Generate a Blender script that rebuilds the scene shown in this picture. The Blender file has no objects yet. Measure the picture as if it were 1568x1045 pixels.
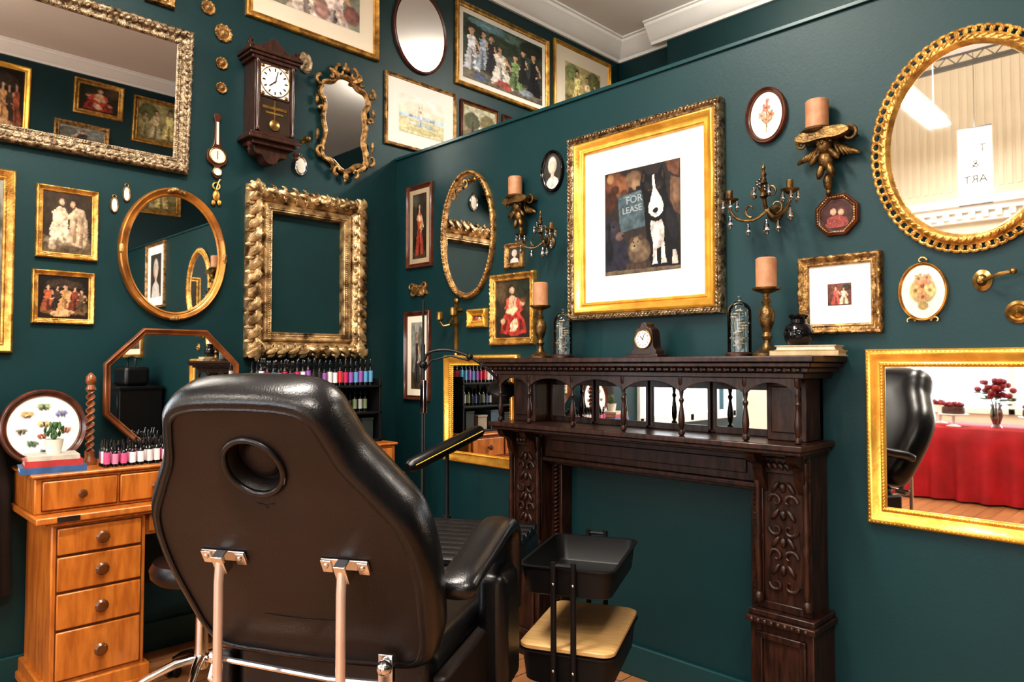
import bpy, bmesh, math, random
from mathutils import Vector, Matrix, noise
random.seed(7)
pi=math.pi
scene=bpy.context.scene

# ------------------------------------------------------------------ materials
MATS={}
def lin(c):
    return tuple(((x/255)/12.92 if x/255<=0.04045 else (((x/255)+0.055)/1.055)**2.4) for x in c)
def mat(name,col,rough=.5,metal=0,dark=None,scale=10,bump=0,bscale=None,coat=0,stretch=None,lo=.35,hi=.65,detail=4,trans=0,emit=0,spec=None):
    if name in MATS: return MATS[name]
    m=bpy.data.materials.new(name); m.use_nodes=True
    nt=m.node_tree; b=nt.nodes['Principled BSDF']
    b.inputs['Base Color'].default_value=(*col,1)
    b.inputs['Roughness'].default_value=rough
    b.inputs['Metallic'].default_value=metal
    b.inputs['Coat Weight'].default_value=coat
    b.inputs['Coat Roughness'].default_value=.15
    b.inputs['Transmission Weight'].default_value=trans
    if spec is not None: b.inputs['Specular IOR Level'].default_value=spec
    if emit:
        b.inputs['Emission Color'].default_value=(*col,1); b.inputs['Emission Strength'].default_value=emit
    tc=nt.nodes.new('ShaderNodeTexCoord'); mp=nt.nodes.new('ShaderNodeMapping')
    nt.links.new(tc.outputs['Object'],mp.inputs[0])
    if stretch: mp.inputs['Scale'].default_value=stretch
    if dark is not None:
        n=nt.nodes.new('ShaderNodeTexNoise'); n.inputs['Scale'].default_value=scale; n.inputs['Detail'].default_value=detail
        nt.links.new(mp.outputs[0],n.inputs['Vector'])
        r=nt.nodes.new('ShaderNodeValToRGB'); r.color_ramp.elements[0].position=lo; r.color_ramp.elements[1].position=hi
        r.color_ramp.elements[0].color=(*dark,1); r.color_ramp.elements[1].color=(*col,1)
        nt.links.new(n.outputs['Fac'],r.inputs[0]); nt.links.new(r.outputs[0],b.inputs['Base Color'])
    if bump:
        n2=nt.nodes.new('ShaderNodeTexNoise'); n2.inputs['Scale'].default_value=bscale or scale*3; n2.inputs['Detail'].default_value=3
        nt.links.new(mp.outputs[0],n2.inputs['Vector'])
        bp=nt.nodes.new('ShaderNodeBump'); bp.inputs['Strength'].default_value=bump; bp.inputs['Distance'].default_value=.01
        nt.links.new(n2.outputs['Fac'],bp.inputs['Height']); nt.links.new(bp.outputs[0],b.inputs['Normal'])
    MATS[name]=m; return m

TEAL=mat('teal_paint',(.0058,.0360,.0405),.46,dark=(.0050,.032,.036),scale=2,bump=.05,bscale=90,spec=.32)
TEALT=mat('teal_trim_paint',(.008,.048,.053),.32,dark=(.007,.043,.048),scale=3,spec=.38)
CREAM=mat('cream_plaster',(.74,.67,.55),.7,dark=(.70,.63,.51),scale=1.5)
CEIL=mat('ceiling_paint',(.80,.75,.70),.8,dark=(.77,.72,.67),scale=1)
WHITE=mat('white_gloss_trim',(.86,.84,.80),.4,dark=(.82,.80,.76),scale=3)
GOLD=mat('gilt_gold',(.80,.47,.13),.32,.72,dark=(.34,.17,.04),scale=22,bump=.25,bscale=120)
GOLDB=mat('bright_gilt',(.90,.52,.10),.28,.65,dark=(.66,.34,.055),scale=15,bump=.1,bscale=90)
GOLDA=mat('antique_gilt',(.54,.32,.12),.38,.65,dark=(.11,.055,.02),scale=30,bump=.5,bscale=110)
SILV=mat('champagne_gilt',(.50,.39,.25),.35,.7,dark=(.085,.05,.03),scale=45,bump=.6,bscale=120)
DEEP=mat('deep_carved_gilt',(.74,.52,.27),.32,.7,dark=(.12,.065,.025),scale=16,bump=.35,bscale=80)
BRONZE=mat('dark_bronze',(.24,.14,.045),.36,.75,dark=(.06,.035,.015),scale=25,bump=.3)
BRASS=mat('aged_brass',(.45,.28,.09),.3,.85,dark=(.2,.11,.03),scale=30)
MAHO=mat('dark_mahogany',(.044,.016,.009),.36,dark=(.012,.0045,.003),scale=9,bump=.12,bscale=50,coat=.15,stretch=(6,1,6),spec=.35)
ROSE=mat('rosewood',(.12,.032,.015),.3,dark=(.05,.015,.008),scale=18,coat=.4)
CLKW=mat('clock_walnut',(.06,.02,.012),.3,dark=(.02,.008,.005),scale=14,coat=.3,stretch=(4,1,4))
PINE=mat('honey_oak',(.52,.18,.030),.35,dark=(.34,.10,.014),scale=8,bump=.08,bscale=60,coat=.2,stretch=(5,5,.8))
PINED=mat('honey_oak_dark',(.14,.045,.010),.3,dark=(.08,.025,.006),scale=9,coat=.3)
BAMB=mat('bamboo_board',(.66,.43,.20),.4,dark=(.54,.32,.12),scale=10,stretch=(12,1,1))
LEA=mat('black_leather',(.007,.007,.009),.28,dark=(.005,.005,.006),scale=6,bump=.10,bscale=260,coat=.08)
LEAB=mat('reflection_tinted_vinyl',(.018,.012,.011),.42,dark=(.012,.008,.007),scale=5,bump=.12,bscale=220,spec=.40)  # black vinyl with the brown tint of reflections put into its colour
BLK=mat('black_powdercoat',(.008,.008,.009),.42,dark=(.006,.006,.007),scale=8,spec=.35)
BLKG=mat('black_gloss',(.006,.006,.007),.12,dark=(.004,.004,.005),scale=8)
CHROME=mat('chrome',(.75,.75,.76),.14,1,dark=(.65,.65,.66),scale=6)
COPPER=mat('rod_steel_copper',(.84,.64,.54),.25,.6,dark=(.76,.55,.45),scale=6)
MIRR=mat('mirror_glass',(.90,.90,.88),.015,1)
PAPER=mat('cream_mat_board',(.84,.75,.60),.8,dark=(.81,.72,.57),scale=4)
PAPERW=mat('white_mat_board',(.86,.82,.75),.8,dark=(.83,.79,.72),scale=4)
CANDLE=mat('tan_candle_wax',(.46,.23,.12),.5,dark=(.36,.16,.075),scale=18,bump=.2)
WICK=mat('wick',(.02,.02,.02),.9,dark=(.01,.01,.01),scale=4)
IVORY=mat('ivory_face',(.78,.74,.64),.4,dark=(.74,.69,.58),scale=6)
RED=mat('red_cloth',(.42,.006,.012),.7,dark=(.28,.004,.007),scale=4)
PETAL=mat('red_petals',(.32,.005,.012),.5,dark=(.14,.002,.005),scale=30)
LEAF=mat('green_leaves',(.06,.14,.04),.5,dark=(.03,.07,.02),scale=30)
YEL=mat('yellow_piping',(.75,.55,.03),.5,dark=(.65,.45,.02),scale=6)
PAGE=mat('book_pages',(.72,.62,.44),.7,dark=(.6,.5,.34),scale=40)
LAMPW=mat('lamp_tube',(1,.97,.92),.5,emit=6)
def glass(name,clear,edge):
    m=bpy.data.materials.new(name); m.use_nodes=True; nt=m.node_tree
    nt.nodes.remove(nt.nodes['Principled BSDF']); o=nt.nodes['Material Output']
    t=nt.nodes.new('ShaderNodeBsdfTransparent'); t.inputs[0].default_value=(*clear,1)
    g=nt.nodes.new('ShaderNodeBsdfGlossy'); g.inputs['Roughness'].default_value=.03; g.inputs['Color'].default_value=(1,1,1,1)
    lw=nt.nodes.new('ShaderNodeLayerWeight'); lw.inputs['Blend'].default_value=edge
    mx=nt.nodes.new('ShaderNodeMixShader'); nt.links.new(lw.outputs['Fresnel'],mx.inputs[0]); nt.links.new(t.outputs[0],mx.inputs[1]); nt.links.new(g.outputs[0],mx.inputs[2]); nt.links.new(mx.outputs[0],o.inputs['Surface'])
    return m
GLASS=glass('clear_glass',(.97,.98,.98),.30); CRYST=glass('cut_crystal',(.8,.85,.88),.65)
def colattr():
    m=bpy.data.materials.new('painted_picture'); m.use_nodes=True; nt=m.node_tree
    b=nt.nodes['Principled BSDF']; a=nt.nodes.new('ShaderNodeAttribute'); a.attribute_name='Col'
    nt.links.new(a.outputs['Color'],b.inputs['Base Color']); b.inputs['Roughness'].default_value=.5; b.inputs['Specular IOR Level'].default_value=.3
    return m
PAINT=colattr()
def floor_mat():
    m=bpy.data.materials.new('timber_floor'); m.use_nodes=True; nt=m.node_tree
    b=nt.nodes['Principled BSDF']; b.inputs['Roughness'].default_value=.3
    tc=nt.nodes.new('ShaderNodeTexCoord'); br=nt.nodes.new('ShaderNodeTexBrick')
    br.inputs['Scale'].default_value=1; br.inputs['Brick Width'].default_value=1.4; br.inputs['Row Height'].default_value=.12
    br.inputs['Mortar Size'].default_value=.0025; br.offset=.37
    br.inputs['Color1'].default_value=(.60,.29,.13,1); br.inputs['Color2'].default_value=(.44,.20,.08,1); br.inputs['Mortar'].default_value=(.05,.02,.01,1)
    n=nt.nodes.new('ShaderNodeTexNoise'); mp=nt.nodes.new('ShaderNodeMapping'); mp.inputs['Scale'].default_value=(1.5,22,1)
    nt.links.new(tc.outputs['Object'],mp.inputs[0]); nt.links.new(mp.outputs[0],n.inputs['Vector']); n.inputs['Scale'].default_value=2
    mx=nt.nodes.new('ShaderNodeMixRGB'); mx.blend_type='MULTIPLY'; mx.inputs[0].default_value=.5
    nt.links.new(tc.outputs['Object'],br.inputs['Vector'])
    nt.links.new(br.outputs['Color'],mx.inputs[1]); nt.links.new(n.outputs['Fac'],mx.inputs[2]); nt.links.new(mx.outputs[0],b.inputs['Base Color'])
    return m
FLOOR=floor_mat()

# ------------------------------------------------------------------ geometry helpers
def root(name,loc,rotz=0):
    e=bpy.data.objects.new(name,None); e.empty_display_size=.05
    scene.collection.objects.link(e); e.location=loc; e.rotation_euler=(0,0,rotz); return e
def wroot(name,wall,a,z,out=0.0,tilt=0):
    """wall 'L': a = x on the y=0 wall ; wall 'R': a = distance from the corner on the x=0 wall"""
    e=bpy.data.objects.new(name,None); e.empty_display_size=.05; scene.collection.objects.link(e)
    if wall=='L': M=Matrix.Translation((a,-out,z))@Matrix.Rotation(pi/2,4,'X')
    else: M=Matrix.Translation((-out,-a,z))@Matrix.Rotation(-pi/2,4,'Z')@Matrix.Rotation(pi/2,4,'X')
    e.matrix_world=M@Matrix.Rotation(tilt,4,'X'); return e

class G:
    def __init__(s): s.v=[]; s.f=[]
    def add(s,v,f,M=None):
        o=len(s.v)
        s.v+=[tuple(M@Vector(p)) if M is not None else tuple(p) for p in v]
        s.f+=[tuple(i+o for i in q) for q in f]; return s
    def box(s,x0,x1,y0,y1,z0,z1,M=None):
        v=[(x,y,z) for x in (x0,x1) for y in (y0,y1) for z in (z0,z1)]
        return s.add(v,[(0,1,3,2),(4,6,7,5),(0,4,5,1),(2,3,7,6),(0,2,6,4),(1,5,7,3)],M)
    def rings(s,R,cap0=False,cap1=False,closed=True,loop=False,M=None):
        n=len(R[0]); v=[p for r in R for p in r]; f=[]
        m=len(R)
        for j in range(m if loop else m-1):
            a=j*n; b=((j+1)%m)*n
            for i in range(n if closed else n-1):
                k=(i+1)%n; f.append((a+i,a+k,b+k,b+i))
        if cap0: f.append(tuple(range(n)))
        if cap1: f.append(tuple((m-1)*n+i for i in range(n)))
        return s.add(v,f,M)
    def lathe(s,prof,c=(0,0,0),axis='Z',seg=20,M=None,cap=True,sc=(1,1)):
        R=[]
        for r,h in prof:
            ring=[]
            for i in range(seg):
                a=2*pi*i/seg; p,q=r*math.cos(a)*sc[0],r*math.sin(a)*sc[1]
                ring.append({'Z':(c[0]+p,c[1]+q,c[2]+h),'Y':(c[0]+p,c[1]+h,c[2]+q),'X':(c[0]+h,c[1]+p,c[2]+q)}[axis])
            R.append(ring)
        return s.rings(R,cap,cap,M=M)
    def ell(s,c,r,M=None,seg=10,st=6):
        if isinstance(r,(int,float)): r=(r,r,r)
        T=Matrix.Translation(c)
        if M is not None: T=T@M
        R=[]
        for j in range(st+1):
            t=pi*j/st; t=min(max(t,.08),pi-.08)
            R.append([(r[0]*math.sin(t)*math.cos(2*pi*i/seg),r[1]*math.sin(t)*math.sin(2*pi*i/seg),r[2]*math.cos(t)) for i in range(seg)])
        return s.rings(R,True,True,M=T)
    def tube(s,pts,r,seg=8,loop=False,sc=None,M=None):
        P=[Vector(p) for p in pts]; n=len(P); R=[]
        up=None
        for i in range(n):
            if loop: t=(P[(i+1)%n]-P[i-1]).normalized()
            else: t=(P[min(i+1,n-1)]-P[max(i-1,0)]).normalized()
            if up is None:
                up=Vector((0,0,1)) if abs(t.z)<.9 else Vector((1,0,0))
            x=(up-t*up.dot(t)).normalized(); up=x; y=t.cross(x)
            rr=r[i] if isinstance(r,(list,tuple)) else r
            a,b=(sc if sc else (1,1))
            R.append([tuple(P[i]+x*rr*a*math.cos(2*pi*k/seg)+y*rr*b*math.sin(2*pi*k/seg)) for k in range(seg)])
        return s.rings(R,not loop,not loop,loop=loop,M=M)
    def torus(s,c,Rr,r,axis='Z',seg=24,ms=8,sc=(1,1),M=None):
        pts=[]
        for i in range(seg):
            a=2*pi*i/seg; p,q=Rr*math.cos(a)*sc[0],Rr*math.sin(a)*sc[1]
            pts.append({'Z':(c[0]+p,c[1]+q,c[2]),'Y':(c[0]+p,c[1],c[2]+q),'X':(c[0],c[1]+p,c[2]+q)}[axis])
        return s.tube(pts,r,ms,True,M=M)
    def poly(s,pts,z0,z1,M=None):
        return s.rings([[(x,y,z0) for x,y in pts],[(x,y,z1) for x,y in pts]],True,True,M=M)
    def obj(s,rt,name,m,bevel=0,smooth=True,ang=38,seg=2):
        me=bpy.data.meshes.new(name); me.from_pydata(s.v,[],s.f); me.update()
        bm=bmesh.new(); bm.from_mesh(me); bmesh.ops.recalc_face_normals(bm,faces=bm.faces); bm.to_mesh(me); bm.free()
        if smooth:
            me.polygons.foreach_set('use_smooth',[True]*len(me.polygons))
            try: me.set_sharp_from_angle(angle=math.radians(ang))
            except Exception: pass
        me.materials.append(m)
        o=bpy.data.objects.new(name,me); scene.collection.objects.link(o)
        if rt is not None: o.parent=rt
        if bevel:
            b=o.modifiers.new('bevel','BEVEL'); b.width=bevel; b.segments=seg; b.limit_method='ANGLE'; b.angle_limit=math.radians(50)
        return o

def catmull(pts,sub=6,closed=True):
    n=len(pts); out=[]
    rng=n if closed else n-1
    for i in range(rng):
        g=lambda k: Vector(pts[k%n]) if closed else Vector(pts[min(max(k,0),n-1)])
        p0,p1,p2,p3=g(i-1),g(i),g(i+1),g(i+2)
        for k in range(sub):
            t=k/sub
            out.append(tuple(.5*((2*p1)+(-p0+p2)*t+(2*p0-5*p1+4*p2-p3)*t*t+(-p0+3*p1-3*p2+p3)*t**3)))
    if not closed: out.append(tuple(pts[-1]))
    return out

# shapes for frames -------------------------------------------------
def corners(sh):
    k=sh[0]
    if k=='rect': w,h=sh[1]/2,sh[2]/2; return [(-w,-h),(w,-h),(w,h),(-w,h)]
    if k=='oct':
        w,h,c=sh[1]/2,sh[2]/2,sh[3]
        return [(-w+c,-h),(w-c,-h),(w,-h+c),(w,h-c),(w-c,h),(-w+c,h),(-w,h-c),(-w,-h+c)]
def perim(sh):
    if sh[0]=='ell': return pi*(3*(sh[1]+sh[2])/2-math.sqrt((3*sh[1]+sh[2])*(sh[1]+3*sh[2]))/2)
    if sh[0]=='poly': P=sh[1]; return sum(math.dist(P[i],P[i-1]) for i in range(len(P)))
    P=corners(sh); return sum(math.dist(P[i],P[i-1]) for i in range(len(P)))
def ring(sh,o,n):
    if sh[0]=='ell':
        return [((sh[1]/2-o)*math.cos(2*pi*i/n),(sh[2]/2-o)*math.sin(2*pi*i/n)) for i in range(n)]
    if sh[0]=='poly':
        P=sh[1]; m=len(P); out=[]
        for i in range(m):
            t=Vector(P[(i+1)%m])-Vector(P[i-1]); nn=Vector((-t.y,t.x)).normalized()
            out.append((P[i][0]+nn.x*o,P[i][1]+nn.y*o))
        return out
    P=corners(sh); m=len(P); Q=[]
    for i in range(m):
        a=(Vector(P[i])-Vector(P[i-1])).normalized(); b=(Vector(P[(i+1)%m])-Vector(P[i])).normalized()
        n1=Vector((-a.y,a.x)); n2=Vector((-b.y,b.x)); q=Vector(P[i])+(n1+n2)*(o/(1+n1.dot(n2))); Q.append(q)
    L=[math.dist(P[i],P[(i+1)%m]) for i in range(m)]; T=sum(L); out=[]
    cnt=[max(1,round(n*l/T)) for l in L]
    for i in range(m):
        for k in range(cnt[i]):
            q=Q[i].lerp(Q[(i+1)%m],k/cnt[i]); out.append((q.x,q.y))
    return out
def std_prof(w,d):
    return [(0,.0),(0,d*.6),(w*.10,d*.92),(w*.22,d),(w*.34,d*.9),(w*.5,d*.62),(w*.72,d*.5),(w*.8,d*.62),(w*.88,d*.6),(w,d*.42),(w,.003)]
def frame(rt,sh,fw,fd,m,carve=0,period=.03,prof=None,name='frame',step=.012,js=None):
    prof=prof or std_prof(fw,fd)
    n=int(perim(sh)/step) if carve else (64 if sh[0]=='ell' else 8)
    if sh[0]=='ell': n=max(n,64)
    if sh[0]=='poly': n=len(sh[1])
    kk=round(perim(sh)/period); R=[]
    for j,(o,h) in enumerate(prof):
        pts=ring(sh,o,n); N=len(pts)
        r=[]
        for i,(x,y) in enumerate(pts):
            hh=h
            if carve and 1<=j<=(js or 6):
                ph=2*pi*kk*i/N+j*.9
                hh=h+carve*(.55*math.sin(ph)+.9*noise.noise(Vector((x*60,y*60,j*3))))
                q=1+carve*(.25*math.sin(ph))/max(.05,math.hypot(x,y)); x*=q; y*=q
            r.append((x,y,max(hh,0)))
        R.append(r)
    g=G(); g.rings(R); return g.obj(rt,name,m,ang=50)
def fill(rt,sh,o,z,m,name,th=.002):
    pts=ring(sh,o,64 if sh[0]=='ell' else 8)
    g=G(); g.poly(pts,z-th,z); return g.obj(rt,name,m,smooth=False)
def lumps(rt,sh,o,h,spacing,size,skew,m,name='carving',kind='e',jit=0,seg=8):
    n=int(perim(sh)/spacing); 
    if sh[0]=='poly': pts=ring(sh,o,0)[::max(1,len(sh[1])//n)]
    else: pts=ring(sh,o,n)
    g=G(); N=len(pts)
    for i,(x,y) in enumerate(pts):
        t=Vector(pts[(i+1)%N])-Vector(pts[i-1]); a=math.atan2(t.y,t.x)+skew+random.uniform(-jit,jit)
        M=Matrix.Rotation(a,4,'Z')
        f=1+random.uniform(-jit,jit)*.6
        if kind=='e': g.ell((x,y,h),(size[0]*f,size[1]*f,size[2]),M,seg,5)
        else: g.torus((0,0,0),size[0],size[1],'Z',10,6,(1,.8),M=Matrix.Translation((x,y,h))@M)
    return g.obj(rt,name,m)

def inpoly(x,y,P):
    c=False; j=len(P)-1
    for i in range(len(P)):
        xi,yi=P[i]; xj,yj=P[j]
        if (yi>y)!=(yj>y) and x<(xj-xi)*(y-yi)/(yj-yi)+xi: c=not c
        j=i
    return c
def picture(rt,sh,o,z,spec,seed=0,name='picture',cell=.0042):
    """flat artwork: coloured vertices on a fine grid; spec=(top,bottom,shapes,noise,scale[,aged[,jitter]]).
    a shape is (cx,cy,rx,ry,angle,colour) or ('p',polygon,colour). aged = varnish darkening amount"""
    top,bot,blobs,na,ns=spec[:5]; aged=spec[5] if len(spec)>5 else 0
    if len(spec)>6: cell=.0028
    w,h=sh[1]-2*o,sh[2]-2*o
    V=[];F=[]
    if sh[0]=='ell':
        nr,na_=26,64
        for j in range(nr+1):
            for i in range(na_):
                r=max(j,.02)/nr; V.append((w/2*r*math.cos(2*pi*i/na_),h/2*r*math.sin(2*pi*i/na_),z))
        for j in range(nr):
            for i in range(na_):
                k=(i+1)%na_; F.append((j*na_+i,j*na_+k,(j+1)*na_+k,(j+1)*na_+i))
    else:
        nx=max(38,min(180,int(w/cell))); ny=max(38,min(200,int(h/cell)))
        for j in range(ny+1):
            for i in range(nx+1): V.append((-w/2+w*i/nx,-h/2+h*j/ny,z))
        for j in range(ny):
            for i in range(nx): a=j*(nx+1)+i; F.append((a,a+1,a+nx+2,a+nx+1))
    me=bpy.data.meshes.new(name); me.from_pydata(V,[],F)
    ca=me.color_attributes.new('Col','FLOAT_COLOR','POINT')
    T,B=Vector(lin(top)),Vector(lin(bot)); BL=[]
    for b in blobs:
        if b[0]=='p':
            xs_=[q[0] for q in b[1]]; ys_=[q[1] for q in b[1]]
            BL.append((1,min(xs_)-.04,max(xs_)+.04,min(ys_)-.04,max(ys_)+.04,b[1],Vector(lin(b[2]))))
        else:
            m_=max(b[2],b[3])*1.5
            BL.append((0,b[0]-m_,b[0]+m_,b[1]-m_,b[1]+m_,(b[0],b[1],b[2],b[3],math.cos(b[4]),math.sin(b[4])),Vector(lin(b[5]))))
    cols=[]; jt=.020 if aged else .011; va=.75 if aged else .42
    if len(spec)>6: jt=spec[6]; va=.6
    for x,y,_ in V:
        u=x/w+.5; v=y/h+.5
        nz=noise.noise(Vector((u*ns+seed*7,v*ns,seed))); n2=noise.noise(Vector((u*ns*3.1,v*ns*3.1+seed*5,seed+3.3)))
        n3=noise.noise(Vector((u*ns*7.3+4,v*ns*7.3,seed+9.1)))
        c=B.lerp(T,min(1,max(0,v+nz*.3)))
        c=c*(1+na*(nz*1.3+n2*1.1))
        uu=u+jt*n2+jt*.6*n3; vv=v+jt*nz-jt*.6*n3
        for k,x0,x1,y0,y1,d_,bc in BL:
            if u<x0 or u>x1 or v<y0 or v>y1: continue
            if k:
                if inpoly(uu,vv,d_): c=bc*(1+va*n2+va*.6*nz+.2*n3)
            else:
                bx,by,rx,ry,ca_,sa=d_
                dx,dy=uu-bx,vv-by
                d=math.hypot((dx*ca_+dy*sa)/rx,(-dx*sa+dy*ca_)/ry)
                if d<1.08:
                    t=min(1,(1.08-d)/.22); c=c.lerp(bc*(1+va*.8*n2+.2*nz)*(1.1-.35*d+.25*(-dx/rx)*.5),t)
        if aged:
            e=min(u,1-u,v,1-v); g_=1-.5*aged*max(0,1-e/.3)
            L=.3*c.x+.55*c.y+.15*c.z
            c=c.lerp(Vector((L*1.15,L*.9,L*.62)),.42*aged)*g_*(1-.3*aged)
        cols+= [max(0,c.x),max(0,c.y),max(0,c.z),1]
    ca.data.foreach_set('color',cols)
    me.materials.append(PAINT)
    ob=bpy.data.objects.new(name,me); scene.collection.objects.link(ob); ob.parent=rt; return ob

# ------------------------------------------------------------------ room
def slab(name,x0,x1,y0,y1,z0,z1,m,bevel=0):
    cx,cy,cz=(x0+x1)/2,(y0+y1)/2,(z0+z1)/2
    g=G().box(x0-cx,x1-cx,y0-cy,y1-cy,z0-cz,z1-cz); o=g.obj(None,name,m,bevel,smooth=False); o.location=(cx,cy,cz); return o
CH=4.22; WX=-8.4; BY=-6.3; HX=-4.7; HH=6.2
slab('floor',WX-.2,2.8,BY-.2,.2,-.1,0,FLOOR)
slab('ceiling',HX,2.8,BY-.2,.2,CH,CH+.1,CEIL)
slab('ceiling_hall',WX-.2,HX,BY-.2,.2,HH,HH+.1,CEIL)
slab('wall_bulkhead',HX,HX+.12,BY,0,CH+.1,HH,CREAM)
r=root('wall_left',(0,0,0))
G().box(HX,-4.45,0,.15,0,CH).box(-2.75,2.8,0,.15,0,CH).box(-4.45,-2.75,0,.15,0,.85).box(-4.45,-2.75,0,.15,2.75,CH).obj(r,'painted_wall',TEAL,smooth=False)
slab('wall_hall_left',WX-.2,HX,0,.15,0,HH,CREAM)
slab('wall_hall_back',WX,HX,BY-.15,BY,0,HH,CREAM)
r=root('window_2',(-3.6,0,1.8))
g=G()
for x in (-.85,0,.85): g.box(x-.035,x+.035,-.03,.08,-.95,.95)
g.box(-.88,.88,-.03,.08,-.96,-.88).box(-.88,.88,-.03,.08,.88,.96).box(-.88,.88,-.02,.06,.3,.35); g.obj(r,'sash_bars',WHITE,.006)
slab('wall_right',0,.12,BY,0,0,2.71,TEAL)
slab('trim_1',-.012,.135,BY,0,2.71,2.728,TEALT,.003)
slab('wall_far',2.39,2.55,BY,0,0,CH,TEAL)
slab('wall_far_breast',2.29,2.39,-3.6,-.56,0,CH,TEAL)
slab('wall_back',HX,2.39,BY-.15,BY,0,CH,TEAL)
r=root('wall_west',(WX,0,0))
g=G().box(-.15,0,BY,0,0,.75).box(-.15,0,BY,0,2.75,HH).box(-.15,0,BY,-5.6,.75,2.75).box(-.15,0,-.5,0,.75,2.75)
for k in range(64): y=BY+.05+.098*k; g.box(0,.012,y,y+.055,3.75,HH)
g.obj(r,'cream_wall',CREAM,smooth=False)
g=G().box(0,.10,BY,0,3.30,3.42).box(0,.16,BY,0,3.42,3.50).box(0,.22,BY,0,3.50,3.60).box(0,.06,BY,0,3.0,3.06)
for k in range(42): y=BY+.06+.15*k; g.box(.0,.15,y,y+.07,3.34,3.42)
g.obj(r,'dentil_cornice',WHITE,smooth=False)
STEEL=mat('grey_steel',(.12,.12,.12),.4,.8)
g=G().box(-.03,.03,BY,0,5.0,5.05); 
for k in range(30): g.tube([(0,BY+.2*k,5.05),(0,BY+.2*k+.1,5.16),(0,BY+.2*k+.2,5.05)],.008,5)
g.box(-.02,.02,BY,0,5.15,5.18); g.obj(root('trim_7',(WX+1.2,0,0)),'track',STEEL,smooth=False)
r=root('hanging_banner_sign',(-7.0,-1.72,3.72))
G().box(-.004,.004,-.17,.17,-.45,.45).obj(r,'panel',mat('white_banner',(.9,.9,.9),.5,dark=(.88,.88,.88),scale=3),smooth=False)
G().tube([(0,-.17,.45),(0,.17,.45)],.01,6).tube([(0,-.17,-.45),(0,.17,-.45)],.01,6).tube([(0,0,.45),(0,0,2.48)],.004,5).obj(r,'rails_and_cord',STEEL)
for t,yy,sz in (('TEA',.16,.13),('&',-.02,.13),('ART',-.20,.13)):
    c=bpy.data.curves.new('banner_lettering','FONT'); c.body=t; c.size=sz; c.align_x='CENTER'; c.extrude=.0005
    o=bpy.data.objects.new('banner_lettering',c); scene.collection.objects.link(o); o.parent=r; o.location=(.006,0,yy); o.rotation_euler=(pi/2,0,pi/2); c.materials.append(BLKG)
r=root('window_1',(WX,-3.05,1.75))
g=G()
for k in range(5): y=-2.55+5.1*k/4; g.box(-.08,.03,y-.04,y+.04,-1,1)
g.box(-.08,.03,-2.6,2.6,-1,-.92).box(-.08,.03,-2.6,2.6,.92,1).box(-.06,.02,-2.6,2.6,.35,.4)
g.obj(r,'sash_bars',WHITE,.006)
def crown(name,p0,p1,nrm):
    p0=Vector(p0);p1=Vector(p1);n=Vector(nrm)
    prof=[(0,-.16),(.02,-.16),(.025,-.135),(.05,-.12),(.09,-.06),(.12,-.035),(.125,-.015),(.145,-.012),(.145,0),(0,0)]
    g=G(); g.rings([[tuple(p+n*o+Vector((0,0,h))) for o,h in prof] for p in (p0,p1)],True,True)
    o=g.obj(None,name,WHITE,ang=30); return o
crown('trim_2',(HX,0,CH),(2.39,0,CH),(0,-1,0))
crown('trim_3',(2.39,0,CH),(2.39,-.56,CH),(-1,0,0))
crown('trim_4',(2.29,-.42,CH),(2.29,-3.6,CH),(-1,0,0))
crown('trim_5',(HX,BY,CH),(2.39,BY,CH),(0,1,0))
def base(name,x0,x1,y0,y1): slab(name,x0,x1,y0,y1,0,.14,TEALT,.006)
base('baseboard_left',HX,-.02,-.02,0)
base('baseboard_right',-.02,0,BY,0)
base('baseboard_back',HX,-.02,BY,BY+.02)

# lights ---------------------------------------------------------------
def tube_light(name,x,y,z,L,rot,e,up,top=CH):
    r=root(name,(x,y,z),rot)
    G().box(-L/2,L/2,-.09,.09,0,.05).obj(r,'housing',WHITE,.008)
    G().lathe([(.004,-.01-L/2+.02),(.017,-L/2+.02),(.017,L/2-.02),(.004,L/2-.01)],(0,-.04,-.022),'X',10).lathe([(.004,-L/2+.02),(.017,-L/2+.02),(.017,L/2-.02),(.004,L/2-.01)],(0,.04,-.022),'X',10).obj(r,'tubes',LAMPW)
    g=G().tube([(-L/3,0,.05),(-L/3,0,top-z)],.006,6).tube([(L/3,0,.05),(L/3,0,top-z)],.006,6); g.obj(r,'hangers',WHITE)
    for nm,en,zz,rx in (('lamp',e,-.06,0),('added_uplight',up,.07,pi)):  # second lamp points up, added to brighten the ceiling
        l=bpy.data.lights.new(name+'_'+nm,'AREA'); l.shape='RECTANGLE'; l.size=L; l.size_y=.22; l.energy=en; l.color=(1,.94,.85)
        o=bpy.data.objects.new(nm,l); scene.collection.objects.link(o); o.parent=r; o.location=(0,0,zz); o.rotation_euler=(rx,0,0)
tube_light('ceiling_tube_light',-2.0,-1.9,3.85,1.5,0,82,30)
tube_light('ceiling_tube_light',-2.8,-4.4,3.85,1.5,0,82,26)
tube_light('ceiling_tube_light',-6.3,-1.35,4.35,1.5,0,85,30,HH)
tube_light('ceiling_tube_light',-6.3,-4.6,5.2,1.8,pi/2,80,30,HH)
tube_light('ceiling_tube_light',1.5,-1.8,3.9,1.0,pi/2,55,32)  # unseen fixture added beyond the partition to light the upper pictures
def daylight(name,loc,rot,sx,sy,e):
    l=bpy.data.lights.new(name,'AREA'); l.shape='RECTANGLE'; l.size=sx; l.size_y=sy; l.energy=e; l.color=(.88,.94,1)
    o=bpy.data.objects.new(name,l); scene.collection.objects.link(o); o.location=loc; o.rotation_euler=rot
daylight('window_daylight',(WX-.3,-3.05,1.75),(0,-pi/2,0),2.0,5.2,165)
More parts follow.
